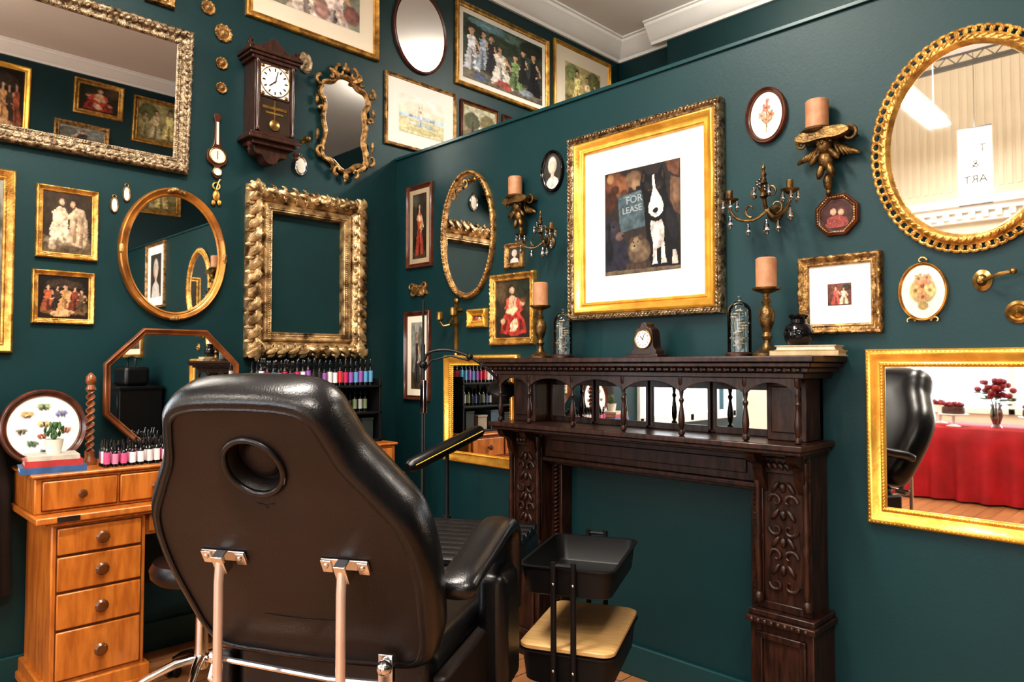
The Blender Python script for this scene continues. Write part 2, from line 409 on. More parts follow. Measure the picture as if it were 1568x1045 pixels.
daylight('window_daylight_side',(-3.6,.3,1.8),(-pi/2,0,0),1.7,1.9,42)
w=bpy.data.worlds.new('world'); scene.world=w; w.use_nodes=True
w.node_tree.nodes['Background'].inputs[0].default_value=(.8,.9,1,1); w.node_tree.nodes['Background'].inputs[1].default_value=1.3

# ------------------------------------------------------------------ picture contents
def person(x,b,h,dress,skin=(208,164,132),hair=(50,32,22),lean=0,wide=1,seat=False):
    """simple painted figure in picture coordinates: skirt/legs, bodice, arms, head, hair"""
    k=h; L=lambda t: x+lean*t
    w1=.20*k*wide; w2=.11*k*wide
    dk=tuple(int(c*.62) for c in dress); lt=tuple(min(255,int(c*1.18)) for c in dress)
    out=[('p',[(L(0)-w1,b),(L(0)+w1,b),(L(.3)+w1*.9,b+.28*k),(L(.55)+w2*.7,b+.52*k),(L(.55)-w2*.7,b+.52*k),(L(.3)-w1*.8,b+.28*k)],dress),
     ('p',[(L(0)-w1*.2,b),(L(0)+w1*.25,b),(L(.5)+w2*.1,b+.5*k),(L(.5)-w2*.1,b+.5*k)],dk),
     ('p',[(L(0)+w1*.5,b),(L(0)+w1*.75,b),(L(.5)+w2*.5,b+.45*k),(L(.5)+w2*.3,b+.45*k)],lt),
     ('p',[(L(.5)-w2*.75,b+.5*k),(L(.5)+w2*.75,b+.5*k),(L(.8)+w2,b+.78*k),(L(.82)+w2*.4,b+.82*k),(L(.82)-w2*.4,b+.82*k),(L(.8)-w2,b+.78*k)],lt if not seat else dress),
     ('p',[(L(.78)+w2,b+.78*k),(L(.78)+w2*.6,b+.74*k),(L(.5)+w2*1.6,b+.5*k),(L(.45)+w2*.4,b+.42*k),(L(.45)+w2*.5,b+.47*k),(L(.5)+w2*2.0,b+.52*k)],skin),
     (L(.84),b+.84*k,.035*k*wide,.05*k,0,skin),(L(.93),b+.955*k,.066*k*max(1,wide*.8),.085*k,0,hair),(L(.91),b+.93*k,.050*k*max(1,wide*.8),.068*k,0,skin)]
    return out
P_main=((40,34,33),(52,44,40),[
 ('p',[(0,1),(0,.62),(.08,.6),(.16,.68),(.2,.8),(.14,.92),(.1,1)],(66,38,28)),
 (.13,.90,.13,.10,.3,(104,64,42)),(.24,.84,.10,.11,-.2,(132,84,54)),(.14,.82,.06,.05,0,(76,44,30)),(.27,.77,.05,.05,0,(84,54,40)),(.08,.94,.05,.05,0,(156,116,80)),
 (.40,.90,.11,.08,0,(116,90,68)),(.43,.84,.06,.05,0,(148,118,90)),(.46,.80,.03,.025,0,(30,24,22)),
 ('p',[(.80,1),(.86,.9),(.98,.84),(1,1)],(98,62,44)),('p',[(.88,.86),(1,.82),(1,.48),(.93,.52),(.87,.66)],(94,68,52)),(.95,.7,.04,.1,0,(126,96,72)),
 ('p',[(.18,.75),(.57,.79),(.60,.44),(.22,.40)],(68,86,93)),('p',[(.2,.735),(.555,.772),(.558,.762),(.202,.724)],(98,116,122)),
 # black collie: ears, head, shoulders, back
 ('p',[(.49,.82),(.505,.90),(.53,.965),(.56,.93),(.60,.905),(.66,.915),(.71,.91),(.745,.94),(.78,.975),(.805,.90),(.815,.82),(.83,.72),(.87,.62),(.93,.52),(.98,.40),(1,.2),(1,.03),(.62,.03),(.60,.18),(.57,.34),(.55,.48),(.54,.60),(.52,.72)],(15,14,17)),
 ('p',[(.515,.86),(.53,.935),(.55,.91),(.54,.84)],(64,48,44)),('p',[(.765,.88),(.78,.94),(.795,.88),(.785,.83)],(64,48,44)),
 (.59,.80,.05,.05,0,(34,32,38)),(.74,.79,.05,.05,0,(34,32,38)),(.90,.42,.07,.16,.3,(32,32,38)),
 # white blaze and muzzle
 ('p',[(.648,.90),(.672,.905),(.682,.84),(.692,.77),(.725,.72),(.765,.67),(.790,.60),(.785,.545),(.745,.51),(.69,.495),(.635,.515),(.600,.555),(.595,.61),(.615,.665),(.640,.715),(.650,.78)],(214,208,200)),
 ('p',[(.655,.72),(.70,.72),(.715,.60),(.70,.54),(.66,.54),(.645,.60)],(234,230,224)),(.69,.565,.040,.026,0,(22,19,22)),(.69,.530,.028,.006,0,(120,80,76)),
 (.615,.765,.020,.013,.2,(112,76,44)),(.613,.765,.009,.008,0,(10,8,8)),(.735,.765,.020,.013,-.2,(112,76,44)),(.737,.765,.009,.008,0,(10,8,8)),
 # white bib and forelegs
 ('p',[(.63,.47),(.69,.455),(.76,.475),(.80,.40),(.80,.30),(.775,.22),(.70,.20),(.65,.28),(.62,.38)],(196,188,180)),('p',[(.66,.45),(.70,.44),(.73,.30),(.70,.23),(.67,.30)],(224,218,212)),
 ('p',[(.655,.26),(.70,.26),(.705,.12),(.715,.07),(.64,.065),(.65,.12)],(214,206,198)),('p',[(.755,.25),(.80,.26),(.815,.12),(.83,.07),(.755,.065),(.76,.12)],(206,198,190)),('p',[(.905,.18),(.94,.18),(.965,.09),(.97,.055),(.89,.055),(.90,.10)],(176,166,156)),
 # hound at left, terrier at the bottom
 ('p',[(.0,.55),(.10,.55),(.18,.50),(.24,.38),(.32,.28),(.35,.12),(.3,.03),(0,.03)],(38,38,50)),(.11,.45,.09,.08,.4,(58,54,64)),(.21,.37,.06,.045,.2,(104,84,76)),(.25,.37,.016,.014,0,(18,14,14)),(.06,.24,.06,.12,0,(26,26,34)),(.12,.47,.012,.010,0,(14,10,10)),('p',[(.03,.50),(.07,.52),(.08,.36),(.04,.34)],(26,24,32)),
 (.47,.21,.15,.12,.1,(100,82,64)),(.43,.27,.085,.075,.2,(142,120,94)),(.55,.19,.07,.08,0,(116,96,74)),(.41,.25,.03,.022,0,(170,150,124)),(.405,.255,.014,.011,0,(20,15,12)),(.395,.295,.009,.008,0,(16,12,10)),(.455,.295,.009,.008,0,(16,12,10)),(.365,.32,.035,.03,.6,(84,64,50)),(.49,.33,.035,.03,-.6,(84,64,50)),
 ('p',[(.30,.10),(.62,.09),(.62,.04),(.30,.04)],(66,50,40)),('p',[(0,.04),(1,.035),(1,0),(0,0)],(102,88,70))],.3,7,.22,.008)
P_myth=((70,52,36),(56,42,30),[('p',[(0,.0),(1,.0),(1,.2),(.6,.28),(.2,.22),(0,.3)],(112,92,66)),(.5,.22,.46,.1,.05,(150,134,108))]+
 [('p',[(.12,.30),(.2,.5),(.2,.66),(.3,.76),(.44,.74),(.52,.6),(.5,.42),(.62,.3),(.6,.2),(.4,.16),(.3,.26)],(226,200,172)),('p',[(.5,.24),(.54,.5),(.56,.7),(.66,.78),(.82,.74),(.9,.55),(.92,.3),(.84,.1),(.66,.12)],(196,170,140)),('p',[(.60,.2),(.66,.6),(.70,.6),(.66,.18)],(140,112,84)),('p',[(.74,.14),(.78,.6),(.84,.58),(.82,.14)],(150,124,96)),
 (.37,.86,.085,.075,0,(92,56,32)),(.38,.84,.06,.06,0,(222,184,152)),(.62,.84,.08,.075,0,(60,40,26)),(.60,.82,.055,.055,0,(206,164,130)),('p',[(.44,.62),(.6,.7),(.64,.64),(.5,.54)],(220,184,152)),('p',[(.18,.36),(.3,.5),(.36,.42),(.28,.22),(.2,.12),(.14,.14)],(232,210,184)),(.2,.1,.08,.05,0,(200,176,146))],.35,6,.5)
P_judg=((30,22,18),(44,28,18),[('p',[(.1,.72),(.9,.72),(.84,.86),(.5,.94),(.18,.86)],(66,50,38)),('p',[(.05,.12),(.95,.10),(.9,.2),(.1,.22)],(130,90,52))]+person(.2,.18,.6,(160,76,40),wide=1.3)+person(.38,.2,.55,(60,44,34),wide=1.3)+person(.54,.16,.62,(200,144,84),wide=1.5,seat=True)+person(.72,.2,.55,(120,50,34),wide=1.3)+person(.86,.18,.5,(100,76,50),wide=1.2)+[('p',[(.22,.14),(.5,.26),(.74,.16),(.6,.06),(.3,.06)],(216,164,112))],.35,7,.5)
P_manet=((60,84,66),(56,54,46),[(.3,.93,.24,.08,0,(110,150,160)),(.62,.9,.14,.08,0,(90,120,110)),(.12,.75,.12,.14,0,(34,52,34)),(.5,.72,.2,.12,0,(44,66,40)),(.85,.85,.16,.14,0,(30,44,34)),('p',[(0,0),(1,0),(1,.16),(.6,.22),(.3,.16),(0,.24)],(110,102,84))]+
 person(.10,.15,.66,(206,210,216),wide=.75)+person(.22,.22,.6,(150,164,180),wide=.7,lean=.02)+person(.33,.2,.6,(28,28,34),wide=.6)+person(.47,.06,.62,(222,216,206),wide=1.15,lean=-.04,seat=True)+person(.64,.1,.55,(110,136,84),wide=.8)+person(.74,.24,.55,(26,26,30),wide=.6)+person(.88,.1,.7,(24,24,30),wide=.7)+
 [('p',[(.36,.05),(.6,.03),(.56,.14),(.42,.16)],(160,70,60)),(.2,.08,.09,.05,0,(80,96,130)),(.78,.1,.1,.06,0,(150,160,170))],.45,9,.15)
P_sail=((232,230,222),(206,196,150),[('p',[(0,.42),(1,.42),(1,.52),(0,.50)],(176,196,208)),('p',[(0,0),(1,0),(1,.36),(.6,.42),(.3,.38),(0,.42)],(206,198,156)),('p',[(.05,.1),(.6,.05),(.95,.12),(.7,.2),(.3,.17)],(186,178,130)),('p',[(.47,.48),(.44,.84),(.40,.5)],(200,184,164)),('p',[(.48,.5),(.49,.88),(.56,.5)],(214,196,172))]+person(.47,.22,.42,(176,190,200),wide=.7)+[(.72,.45,.06,.02,0,(130,130,120)),(.25,.46,.05,.015,0,(130,130,120)),(.3,.3,.1,.04,0,(230,224,210)),(.66,.28,.1,.05,0,(170,182,190))],.1,6)
P_top=((120,134,124),(150,150,130),[(.2,.7,.2,.3,0,(84,100,84)),(.85,.7,.16,.3,0,(96,110,96))]+person(.38,-.3,1.15,(226,210,198),hair=(120,84,56),wide=1.2)+person(.7,-.35,1.05,(206,190,184),hair=(80,56,40),wide=1.1)+[(.15,.2,.12,.14,0,(176,130,116)),(.55,.12,.1,.12,0,(190,150,140)),(.9,.18,.1,.12,0,(150,104,96))],.3,6,.12)
P_yel=((196,184,130),(150,140,90),[(.2,.8,.2,.2,0,(140,150,100)),(.8,.75,.2,.25,0,(120,124,80)),('p',[(0,0),(1,0),(1,.3),(.5,.36),(0,.28)],(140,124,78))]+person(.34,.08,.8,(230,208,140),wide=1)+person(.62,.06,.75,(206,190,150),wide=.9)+person(.84,.12,.6,(150,140,100),wide=.8),.3,7,.15)
P_tree=((190,190,160),(90,70,40),[(.25,.6,.26,.25,0,(80,84,44)),(.75,.66,.24,.22,0,(120,110,60)),(.5,.22,.46,.12,0,(150,104,60)),('p',[(.22,.2),(.26,.6),(.3,.6),(.3,.2)],(50,36,22)),('p',[(.74,.2),(.76,.6),(.8,.6),(.8,.2)],(60,42,26))]+person(.52,.15,.4,(220,206,176)),.35,8,.3)
P_tall1=((56,50,42),(44,34,28),[(.2,.9,.3,.1,0,(84,86,72)),('p',[(.1,0),(.9,0),(.95,.1),(.05,.1)],(80,60,42))]+person(.5,.06,.78,(150,60,44),wide=1.9)+[(.62,.5,.1,.06,.4,(190,160,90)),(.5,.62,.2,.05,0,(206,170,136))],.35,6,.3)
P_tall2=((170,168,160),(60,52,42),[(.2,.8,.2,.16,0,(140,146,140)),(.8,.75,.2,.2,0,(110,112,100)),('p',[(0,0),(1,0),(1,.2),(0,.26)],(80,66,48))]+person(.5,.08,.75,(56,52,52),wide=1.6),.35,6,.25)
P_red=((66,60,40),(50,38,28),[(.8,.85,.2,.16,0,(46,54,38)),(.15,.8,.2,.2,0,(100,80,54))]+[('p',[(.14,.1),(.2,.34),(.34,.5),(.5,.56),(.66,.46),(.84,.3),(.9,.08),(.5,.03)],(180,50,40)),('p',[(.3,.44),(.36,.68),(.48,.74),(.62,.68),(.66,.5),(.5,.38)],(220,176,140)),('p',[(.26,.5),(.34,.68),(.4,.7),(.36,.5)],(206,76,58)),('p',[(.62,.7),(.7,.66),(.8,.46),(.7,.42),(.6,.56)],(196,66,52)),('p',[(.4,.12),(.46,.3),(.62,.34),(.66,.2),(.56,.1)],(228,188,154)),('p',[(.2,.16),(.3,.36),(.36,.3),(.28,.12)],(120,26,20)),('p',[(.7,.14),(.68,.34),(.74,.34),(.8,.14)],(126,28,22)),
 (.47,.84,.095,.085,0,(70,40,24)),(.48,.82,.07,.07,0,(226,182,150)),(.78,.6,.07,.06,0,(214,168,132)),(.8,.64,.07,.04,0,(110,70,40)),(.22,.3,.07,.06,0,(210,164,130))],.3,7,.35)
fl=lambda x,y,r,c: [(x+r*.9*math.cos(k*1.257),y+r*.7*math.sin(k*1.257),r*.6,r*.5,k,c) for k in range(5)]+[(x,y,r*.4,r*.3,0,tuple(int(q*.6) for q in c))]
P_flow=((228,220,202),(224,214,194),[('p',[(.49,.15),(.52,.15),(.54,.6),(.5,.75)],(110,110,70)),('p',[(.5,.3),(.34,.42),(.36,.46),(.52,.36)],(120,120,80)),('p',[(.52,.3),(.7,.4),(.68,.46),(.52,.36)],(120,120,80))]+fl(.5,.66,.09,(176,110,86))+fl(.36,.52,.075,(190,144,116))+fl(.64,.5,.075,(166,116,80))+fl(.5,.42,.07,(186,126,98))+fl(.54,.8,.05,(166,116,96)),.05,8)
P_flow2=((222,214,196),(216,206,186),[(.5,.52,.3,.26,0,(170,156,110))]+fl(.5,.6,.13,(200,126,92))+fl(.34,.52,.1,(196,160,100))+fl(.66,.52,.1,(206,180,120))+fl(.5,.4,.1,(180,134,88))+fl(.42,.74,.08,(190,150,106))+fl(.6,.75,.07,(196,144,106))+[(.5,.24,.12,.08,0,(150,130,80))],.08,10)
P_cam=((60,56,50),(50,44,40),[('p',[(.1,0),(.9,0),(.8,.26),(.6,.36),(.4,.36),(.2,.26)],(190,186,180)),(.5,.42,.09,.12,0,(196,176,156)),(.5,.66,.24,.24,0,(200,198,192)),(.5,.6,.17,.19,0,(206,184,162))],.12,5)
P_oct=((70,30,26),(56,24,20),[('p',[(.1,.1),(.9,.1),(.8,.4),(.5,.5),(.2,.42)],(140,60,52)),(.38,.66,.14,.15,0,(60,32,24)),(.39,.62,.1,.12,0,(206,150,122)),(.64,.62,.13,.14,0,(90,56,34)),(.63,.58,.1,.11,0,(212,160,130))],.25,7,.2)
P_mini=((120,70,54),(84,46,40),[(.8,.8,.2,.14,0,(54,60,50))]+person(.35,.05,.8,(176,76,64),wide=1.3)+person(.68,.05,.74,(210,180,150),wide=1.3),.3,6,.2)
def moth(x,y,s,c,a=0): 
    d=tuple(int(q*.6) for q in c)
    return [(x-.03*s,y+.012*s,.035*s,.024*s,.5+a,c),(x+.03*s,y+.012*s,.035*s,.024*s,-.5+a,c),(x-.022*s,y-.02*s,.022*s,.017*s,-.4+a,d),(x+.022*s,y-.02*s,.022*s,.017*s,.4+a,d),(x,y,.006*s,.03*s,a,(50,40,34))]
P_plate=((240,240,234),(238,236,228),moth(.5,.82,1.6,(150,170,130))+moth(.27,.70,1.5,(206,176,120))+moth(.74,.70,1.5,(150,150,196))+moth(.2,.45,1.3,(120,110,90))+moth(.8,.44,1.4,(206,150,120))+moth(.35,.25,1.4,(90,120,100))+moth(.66,.24,1.4,(190,120,96))+moth(.5,.55,1.5,(214,190,140))+moth(.5,.12,1,(120,140,170))+moth(.48,.36,1.2,(170,90,80)),.02,6)

def framed(name,wall,a,z,w,h,fw,fd,fm,spec,matw=0,matm=None,carve=0,seed=0,inner=None,kind='rect',out=0,period=.03,prof=None,lump=None):
    r=wroot(name,wall,a,z,out)
    sh=(kind,w,h) if kind!='oct' else (kind,w,h,min(w,h)*.29)
    frame(r,sh,fw,fd,fm,carve,period,prof)
    if inner: frame(r,(kind,w-2*fw+.004,h-2*fw+.004),inner[0],inner[1],inner[2],name='slip')
    io=fw+(inner[0] if inner else 0)
    if matw:
        fill(r,sh,io-.004,.007,matm or PAPER,'mat_board')
        picture(r,(kind if kind!='oct' else 'rect',w,h),io+matw,.0085,spec,seed)
    else: picture(r,(kind if kind!='oct' else 'ell',w,h),io-(.003 if kind!='oct' else -.002),.008,spec,seed)
    if kind=='oct': fill(r,sh,io-.004,.006,ROSE,'inner_mat')
    if lump: lumps(r,sh,*lump)
    return r

# ================================================================== LEFT WALL
r=wroot('carved_wall_mirror','L',-1.88,2.73,.03,math.radians(4))
sh=('rect',1.13,.72)
frame(r,sh,.075,.04,SILV,.006,.035); lumps(r,sh,.03,.036,.03,(.016,.010,.008),.5,SILV,jit=.3)
lumps(r,sh,.068,.022,.012,(.005,.005,.005),0,SILV,'beading'); fill(r,sh,.07,.012,MIRR,'mirror')
framed('gilt_picture_frame','L',-2.27,1.85,.45,.80,.045,.03,GOLD,P_tall2,seed=31)
framed('mythology_painting','L',-1.843,2.048,.25,.33,.028,.022,GOLD,P_myth,seed=1,carve=.002)
framed('court_painting','L',-1.853,1.706,.25,.243,.026,.022,GOLD,P_judg,seed=2,carve=.002)
for (x,z) in ((-1.65,2.164),(-1.597,2.226)):
    r=wroot('miniature_cameo','L',x,z); frame(r,('ell',.036,.075),.008,.012,GOLDA); fill(r,('ell',.036,.075),.006,.008,IVORY,'cameo')
    G().torus((0,.042,.006),.008,.002,'Z',12,6).obj(r,'ring',BRASS)
r=wroot('oval_gilt_mirror','L',-1.372,1.956)
sh=('ell',.52,.67); frame(r,sh,.042,.035,mat('orange_gilt',(.50,.23,.05),.3,.55,dark=(.24,.095,.022),scale=12,bump=.15),0); lumps(r,sh,.008,.022,.014,(.006,.006,.006),0,GOLDA,'beading')
fill(r,sh,.04,.012,MIRR,'mirror')
g=G(); [g.ell((x,y,.03),(.03,.012,.008),Matrix.Rotation(a,4,'Z')) for x,y,a in ((0,.325,0),(-.02,.32,.4),(.02,.32,-.4),(-.25,0,1.57),(.25,0,1.57),(0,-.325,0))]; g.obj(r,'leaf_ornament',GOLDA)
r=wroot('baroque_carved_frame','L',-.640,1.912)
sh=('rect',.73,.945)
pr=[(0,0),(0,.03),(.012,.055),(.035,.072),(.065,.068),(.08,.05),(.088,.038),(.092,.05),(.10,.056),(.128,.048),(.134,.052),(.14,.045),(.14,.0)]
frame(r,sh,.14,.07,DEEP,.006,.09,prof=pr,js=5)
g=G(); random.seed(12)
def leaf(g,x,y,z,L,w,a,curl=.35,th=.012):
    pts=[];rr=[]
    for k in range(9):
        t=k/8; q=a+curl*t*t*2; pts.append((x+L*(t-.5)*math.cos(q),y+L*(t-.5)*math.sin(q),z+.014*math.sin(pi*t))); rr.append(w*(math.sin(pi*min(1,t*.9+.08))**.8)+.002)
    g.tube(pts,rr,8,sc=(.55,1))
for sx in (-1,1):
    n=12
    for k in range(n):
        y=-.41+.82*k/(n-1); x=sx*.328
        leaf(g,x,y,.070,.110,.021,(.75 if sx<0 else pi-.75),.5*(1 if sx<0 else -1)); leaf(g,x+sx*.02,y+.03,.052,.07,.012,(.2 if sx<0 else pi-.2),.6*(1 if sx<0 else -1))
        leaf(g,x-sx*.01,y-.03,.064,.06,.010,(1.2 if sx<0 else pi-1.2),.7*(1 if sx<0 else -1))
        g.ell((x-sx*.032,y+.012,.062),(.010,.016,.010),Matrix.Rotation(.5*sx,4,'Z'))
for sy in (-1,1):
    n=10
    for k in range(n):
        x=-.29+.58*k/(n-1); y=sy*.435; s_=1 if x>0 else -1
        leaf(g,x,y,.066,.085,.014,.35*s_*sy,.6*s_*sy); leaf(g,x,y+sy*.022,.05,.06,.010,-.5*s_,.8)
        g.tube([(x+.02*math.cos(q*.9)*(1-q/9),y-sy*.018+.02*math.sin(q*.9)*(1-q/9),.065+.002*q) for q in range(8)],.006,6)
for sx in (-1,1):
    for sy in (-1,1):
        for k in range(5): leaf(g,sx*(.328+.008*math.cos(k)),sy*(.44+.008*math.sin(k*2)),.078,.09,.016,sx*sy*(.3+.3*k),.4)
g.obj(r,'acanthus_carving',DEEP)
lumps(r,sh,.122,.05,.016,(.006,.004,.004),0,DEEP,'inner_beading')
r=wroot('octagonal_mirror','L',-1.38,1.285,.06)
sh=('oct',.64,.58,.17); frame(r,sh,.03,.028,mat('orange_walnut',(.24,.075,.02),.3,dark=(.12,.035,.01),scale=9,coat=.4)); fill(r,sh,.026,.012,MIRR,'mirror')
G().box(-.2,-.14,-.323,-.28,-.02,.04).box(.14,.2,-.323,-.28,-.02,.04).obj(r,'feet',ROSE,.004)
framed('print_of_woman','L',-.585,3.68,.865,.74,.04,.028,GOLD,P_top,.10,PAPER,seed=3)
r=wroot('rosewood_oval_mirror','L',.18,3.61); sh=('ell',.44,.56); frame(r,sh,.022,.022,ROSE); fill(r,sh,.02,.012,MIRR,'mirror')
framed('seaside_print','L',.195,3.04,.59,.47,.024,.02,GOLDA,P_sail,.085,PAPERW,seed=4)
framed('garden_party_painting','L',.965,3.655,.96,.60,.035,.028,GOLD,P_manet,.035,PAPERW,seed=5)
framed('yellow_dress_print','L',1.88,3.68,.74,.66,.03,.025,GOLDB,P_yel,.11,PAPER,seed=6)
framed('woodland_painting','L',.715,3.10,.36,.32,.022,.02,ROSE,P_tree,seed=7,inner=(.012,.014,GOLD))
framed('small_dark_painting','L',1.08,3.11,.28,.28,.022,.02,ROSE,P_judg,seed=8)
framed('small_carved_frame','L',-1.46,3.27,.14,.13,.03,.03,GOLDA,P_mini,carve=.006,seed=9)
for x,z,rr in ((-1.217,3.28,.038),(-1.135,3.17,.048),(-1.142,3.005,.033),(-1.142,2.872,.03)):
    r=wroot('brass_rosette','L',x,z)
    g=G().lathe([(rr*.9,0),(rr,.006),(rr*.85,.012),(rr*.6,.007),(rr*.45,.014),(rr*.25,.02),(.002,.022)],(0,0,0),'Z',24)
    for k in range(10): a=2*pi*k/10; g.ell((rr*.88*math.cos(a),rr*.88*math.sin(a),.008),rr*.17)
    g.obj(r,'rosette',GOLDA)
r=wroot('banjo_barometer','L',-1.165,2.54)
G().poly(catmull([(0,.19),(.02,.17),(.012,.13),(.02,.02),(.05,-.02),(.05,-.07),(.015,-.10),(.028,-.13),(0,-.16),(-.028,-.13),(-.015,-.10),(-.05,-.07),(-.05,-.02),(-.02,.02),(-.012,.13),(-.02,.17)],5),0,.018).obj(r,'case',ROSE,.003)
G().lathe([(.04,.018),(.04,.022),(.001,.022)],(0,-.04,0),'Z',24).lathe([(.02,.018),(.02,.022),(.001,.022)],(0,-.125,0),'Z',20).box(-.006,.006,.02,.14,.018,.021).obj(r,'dials',IVORY)
G().torus((0,-.04,.021),.041,.004,'Z').torus((0,-.125,.021),.021,.003,'Z').obj(r,'bezels',BRASS)
g=G().box(-.0015,.0015,-.06,-.015,.023,.024); g.obj(r,'needle',BLK)
r=wroot('brass_key_ornament','L',-1.165,2.30)
g=G().torus((0,.04,.01),.018,.004,'Z',16).ell((0,-.01,.012),(.02,.03,.01)).ell((-.015,-.05,.012),(.012,.016,.008)).ell((.016,-.045,.012),(.012,.016,.008)).tube([(0,.02,.01),(.01,.06,.01),(.02,.08,.012)],.004,6); g.obj(r,'casting',GOLD)
r=wroot('silver_candle_sconce','L',-.655,3.155)
G().lathe([(.05,0),(.055,.008),(.045,.016),(.03,.01),(.018,.02),(.002,.026)],(0,0,0),'Z',24,sc=(.85,1.15)).obj(r,'plate',SILV)
r=wroot('silver_cameo','L',-.68,2.545); frame(r,('ell',.08,.115),.018,.016,CHROME); fill(r,('ell',.08,.115),.015,.012,IVORY,'cameo')
G().torus((0,.065,.006),.008,.002,'Z',12,6).obj(r,'ring',BRASS)
r=wroot('brass_knob','L',-.655,2.70); G().lathe([(.02,0),(.012,.008),(.008,.02),(.02,.035),(.014,.05),(.001,.055)],(0,0,0),'Z',16).obj(r,'knob',BRASS)
# wall clock
r=wroot('pendulum_wall_clock','L',-.905,2.84)
g=G().box(-.112,.112,-.20,.215,0,.13)
g.box(-.145,.145,.215,.232,0,.15).box(-.155,.155,.232,.25,0,.16).box(-.13,.13,.195,.215,0,.14)
g.box(-.14,.14,-.215,-.2,0,.15).box(-.15,.15,-.235,-.215,0,.155).box(-.12,.12,-.26,-.235,0,.13)
g.poly(catmull([(-.15,.25),(-.14,.30),(-.10,.275),(-.05,.30),(0,.335),(.05,.30),(.10,.275),(.14,.30),(.15,.25)],5,False),.10,.125)
g.poly(catmull([(-.10,-.26),(-.09,-.30),(-.05,-.31),(-.03,-.34),(0,-.35),(.03,-.34),(.05,-.31),(.09,-.30),(.10,-.26)],5,False),.02,.10)
g.obj(r,'case',CLKW,.003)
g=G()
for sx in (-.102,.102): g.lathe([(.008,-.19),(.011,-.18),(.006,-.165),(.009,-.1),(.011,0),(.009,.1),(.006,.17),(.011,.18),(.008,.195)],(sx,0,.14),'Y',12)
for sx in (-.135,.135): g.lathe([(.01,-.26),(.018,-.275),(.006,-.29),(.012,-.30),(.001,-.315)],(sx,0,.12),'Y',12).lathe([(.012,.25),(.018,.262),(.008,.275),(.014,.288),(.001,.31)],(sx,0,.13),'Y',12)
g.box(-.09,.09,.0,.006,.13,.138).box(-.092,-.082,-.19,.19,.13,.138).box(.082,.092,-.19,.19,.13,.138); g.obj(r,'turned_columns',CLKW)
G().box(-.082,.082,-.185,.0,.128,.131).obj(r,'lower_glass',mat('dark_glass',(.05,.035,.025),.06,dark=(.03,.02,.015),scale=4))
G().lathe([(.082,.13),(.082,.134),(.001,.135)],(0,.095,0),'Z',32).box(-.082,.082,.012,.178,.1295,.1312).obj(r,'dial',PAPERW)
g=G().torus((0,.095,.136),.082,.002,'Z',32)
for sx in (-1,1):
    for sy in (-1,1): g.ell((sx*.068,.095+sy*.075,.132),(.012,.01,.004))
g.lathe([(.028,.134),(.03,.137),(.02,.142),(.001,.143)],(0,-.145,0),'Z',20).box(-.003,.003,-.13,-.01,.132,.135); g.box(-.07,.07,-.06,-.045,.132,.134); g.box(-.05,.05,-.085,-.075,.132,.134); g.obj(r,'brass_bezel_and_pendulum',BRASS)
g=G()
for k in range(12):
    a=k*pi/6; M=Matrix.Translation((0,.095,.136))@Matrix.Rotation(a,4,'Z'); g.box(-.003,.003,.056,.072,0,.0012,M)
g.box(-.0025,.0025,-.01,.045,.001,.002,Matrix.Translation((0,.095,.137))@Matrix.Rotation(2.3,4,'Z')); g.box(-.002,.002,-.01,.06,.001,.002,Matrix.Translation((0,.095,.138))@Matrix.Rotation(-.25,4,'Z')); g.obj(r,'hands_and_numerals',BLK)
# cartouche mirror
r=wroot('rococo_cartouche_mirror','L',-.395,2.86)
half=[(.04,-.285),(.085,-.25),(.15,-.235),(.155,-.17),(.135,-.09),(.15,0),(.14,.09),(.17,.15),(.15,.215),(.09,.235),(.05,.275)]
cp=[(0,-.30)]+half+[(0,.285)]+[(-x,y) for x,y in reversed(half)]
out=catmull(cp,5); sh=('poly',out)
pr=[(0,0),(-.012,.012),(-.008,.028),(.006,.032),(.016,.022),(.02,.012),(.02,.004)]
frame(r,sh,.02,.03,GOLDA,.004,.04,prof=pr)
fill(r,sh,.014,.01,MIRR,'mirror')
g=G()
def scroll(g,cx,cy,R,a0,turn,z=.03,r0=.012,flip=1,n=16,M=None):
    pts=[];rr=[]
    for k in range(n):
        t=k/(n-1); a=a0+flip*turn*t; q=R*(1-.75*t); pts.append((cx+q*math.cos(a),cy+q*math.sin(a),z+.01*t)); rr.append(r0*(1-.5*t))
    g.tube(pts,rr,7,M=M)
for sx in (-1,1):
    scroll(g,sx*.045,.30,.04,pi/2,5,flip=-sx); scroll(g,sx*.175,.21,.035,pi/2,5,flip=-sx); scroll(g,sx*.17,-.2,.035,-pi/2,5,flip=sx)
    scroll(g,sx*.06,-.30,.03,-pi/2,5,flip=sx); scroll(g,sx*.165,.04,.022,0 if sx>0 else pi,5,flip=sx); scroll(g,sx*.11,.26,.025,pi/2,4.5,flip=sx)
    g.ell((sx*.195,.10,.025),(.012,.03,.012)); g.ell((sx*.19,-.11,.025),(.012,.035,.012))
    leaf(g,sx*.08,.275,.035,.09,.014,.5*sx,.5*sx); leaf(g,sx*.11,-.265,.035,.09,.013,.5*sx,.5*sx)
g.ell((0,.325,.03),(.03,.02,.015)).ell((0,.35,.025),(.012,.02,.01)).ell((0,-.325,.03),(.02,.022,.012)).ell((0,-.35,.02),(.01,.014,.008)); g.obj(r,'scrollwork',GOLDA)

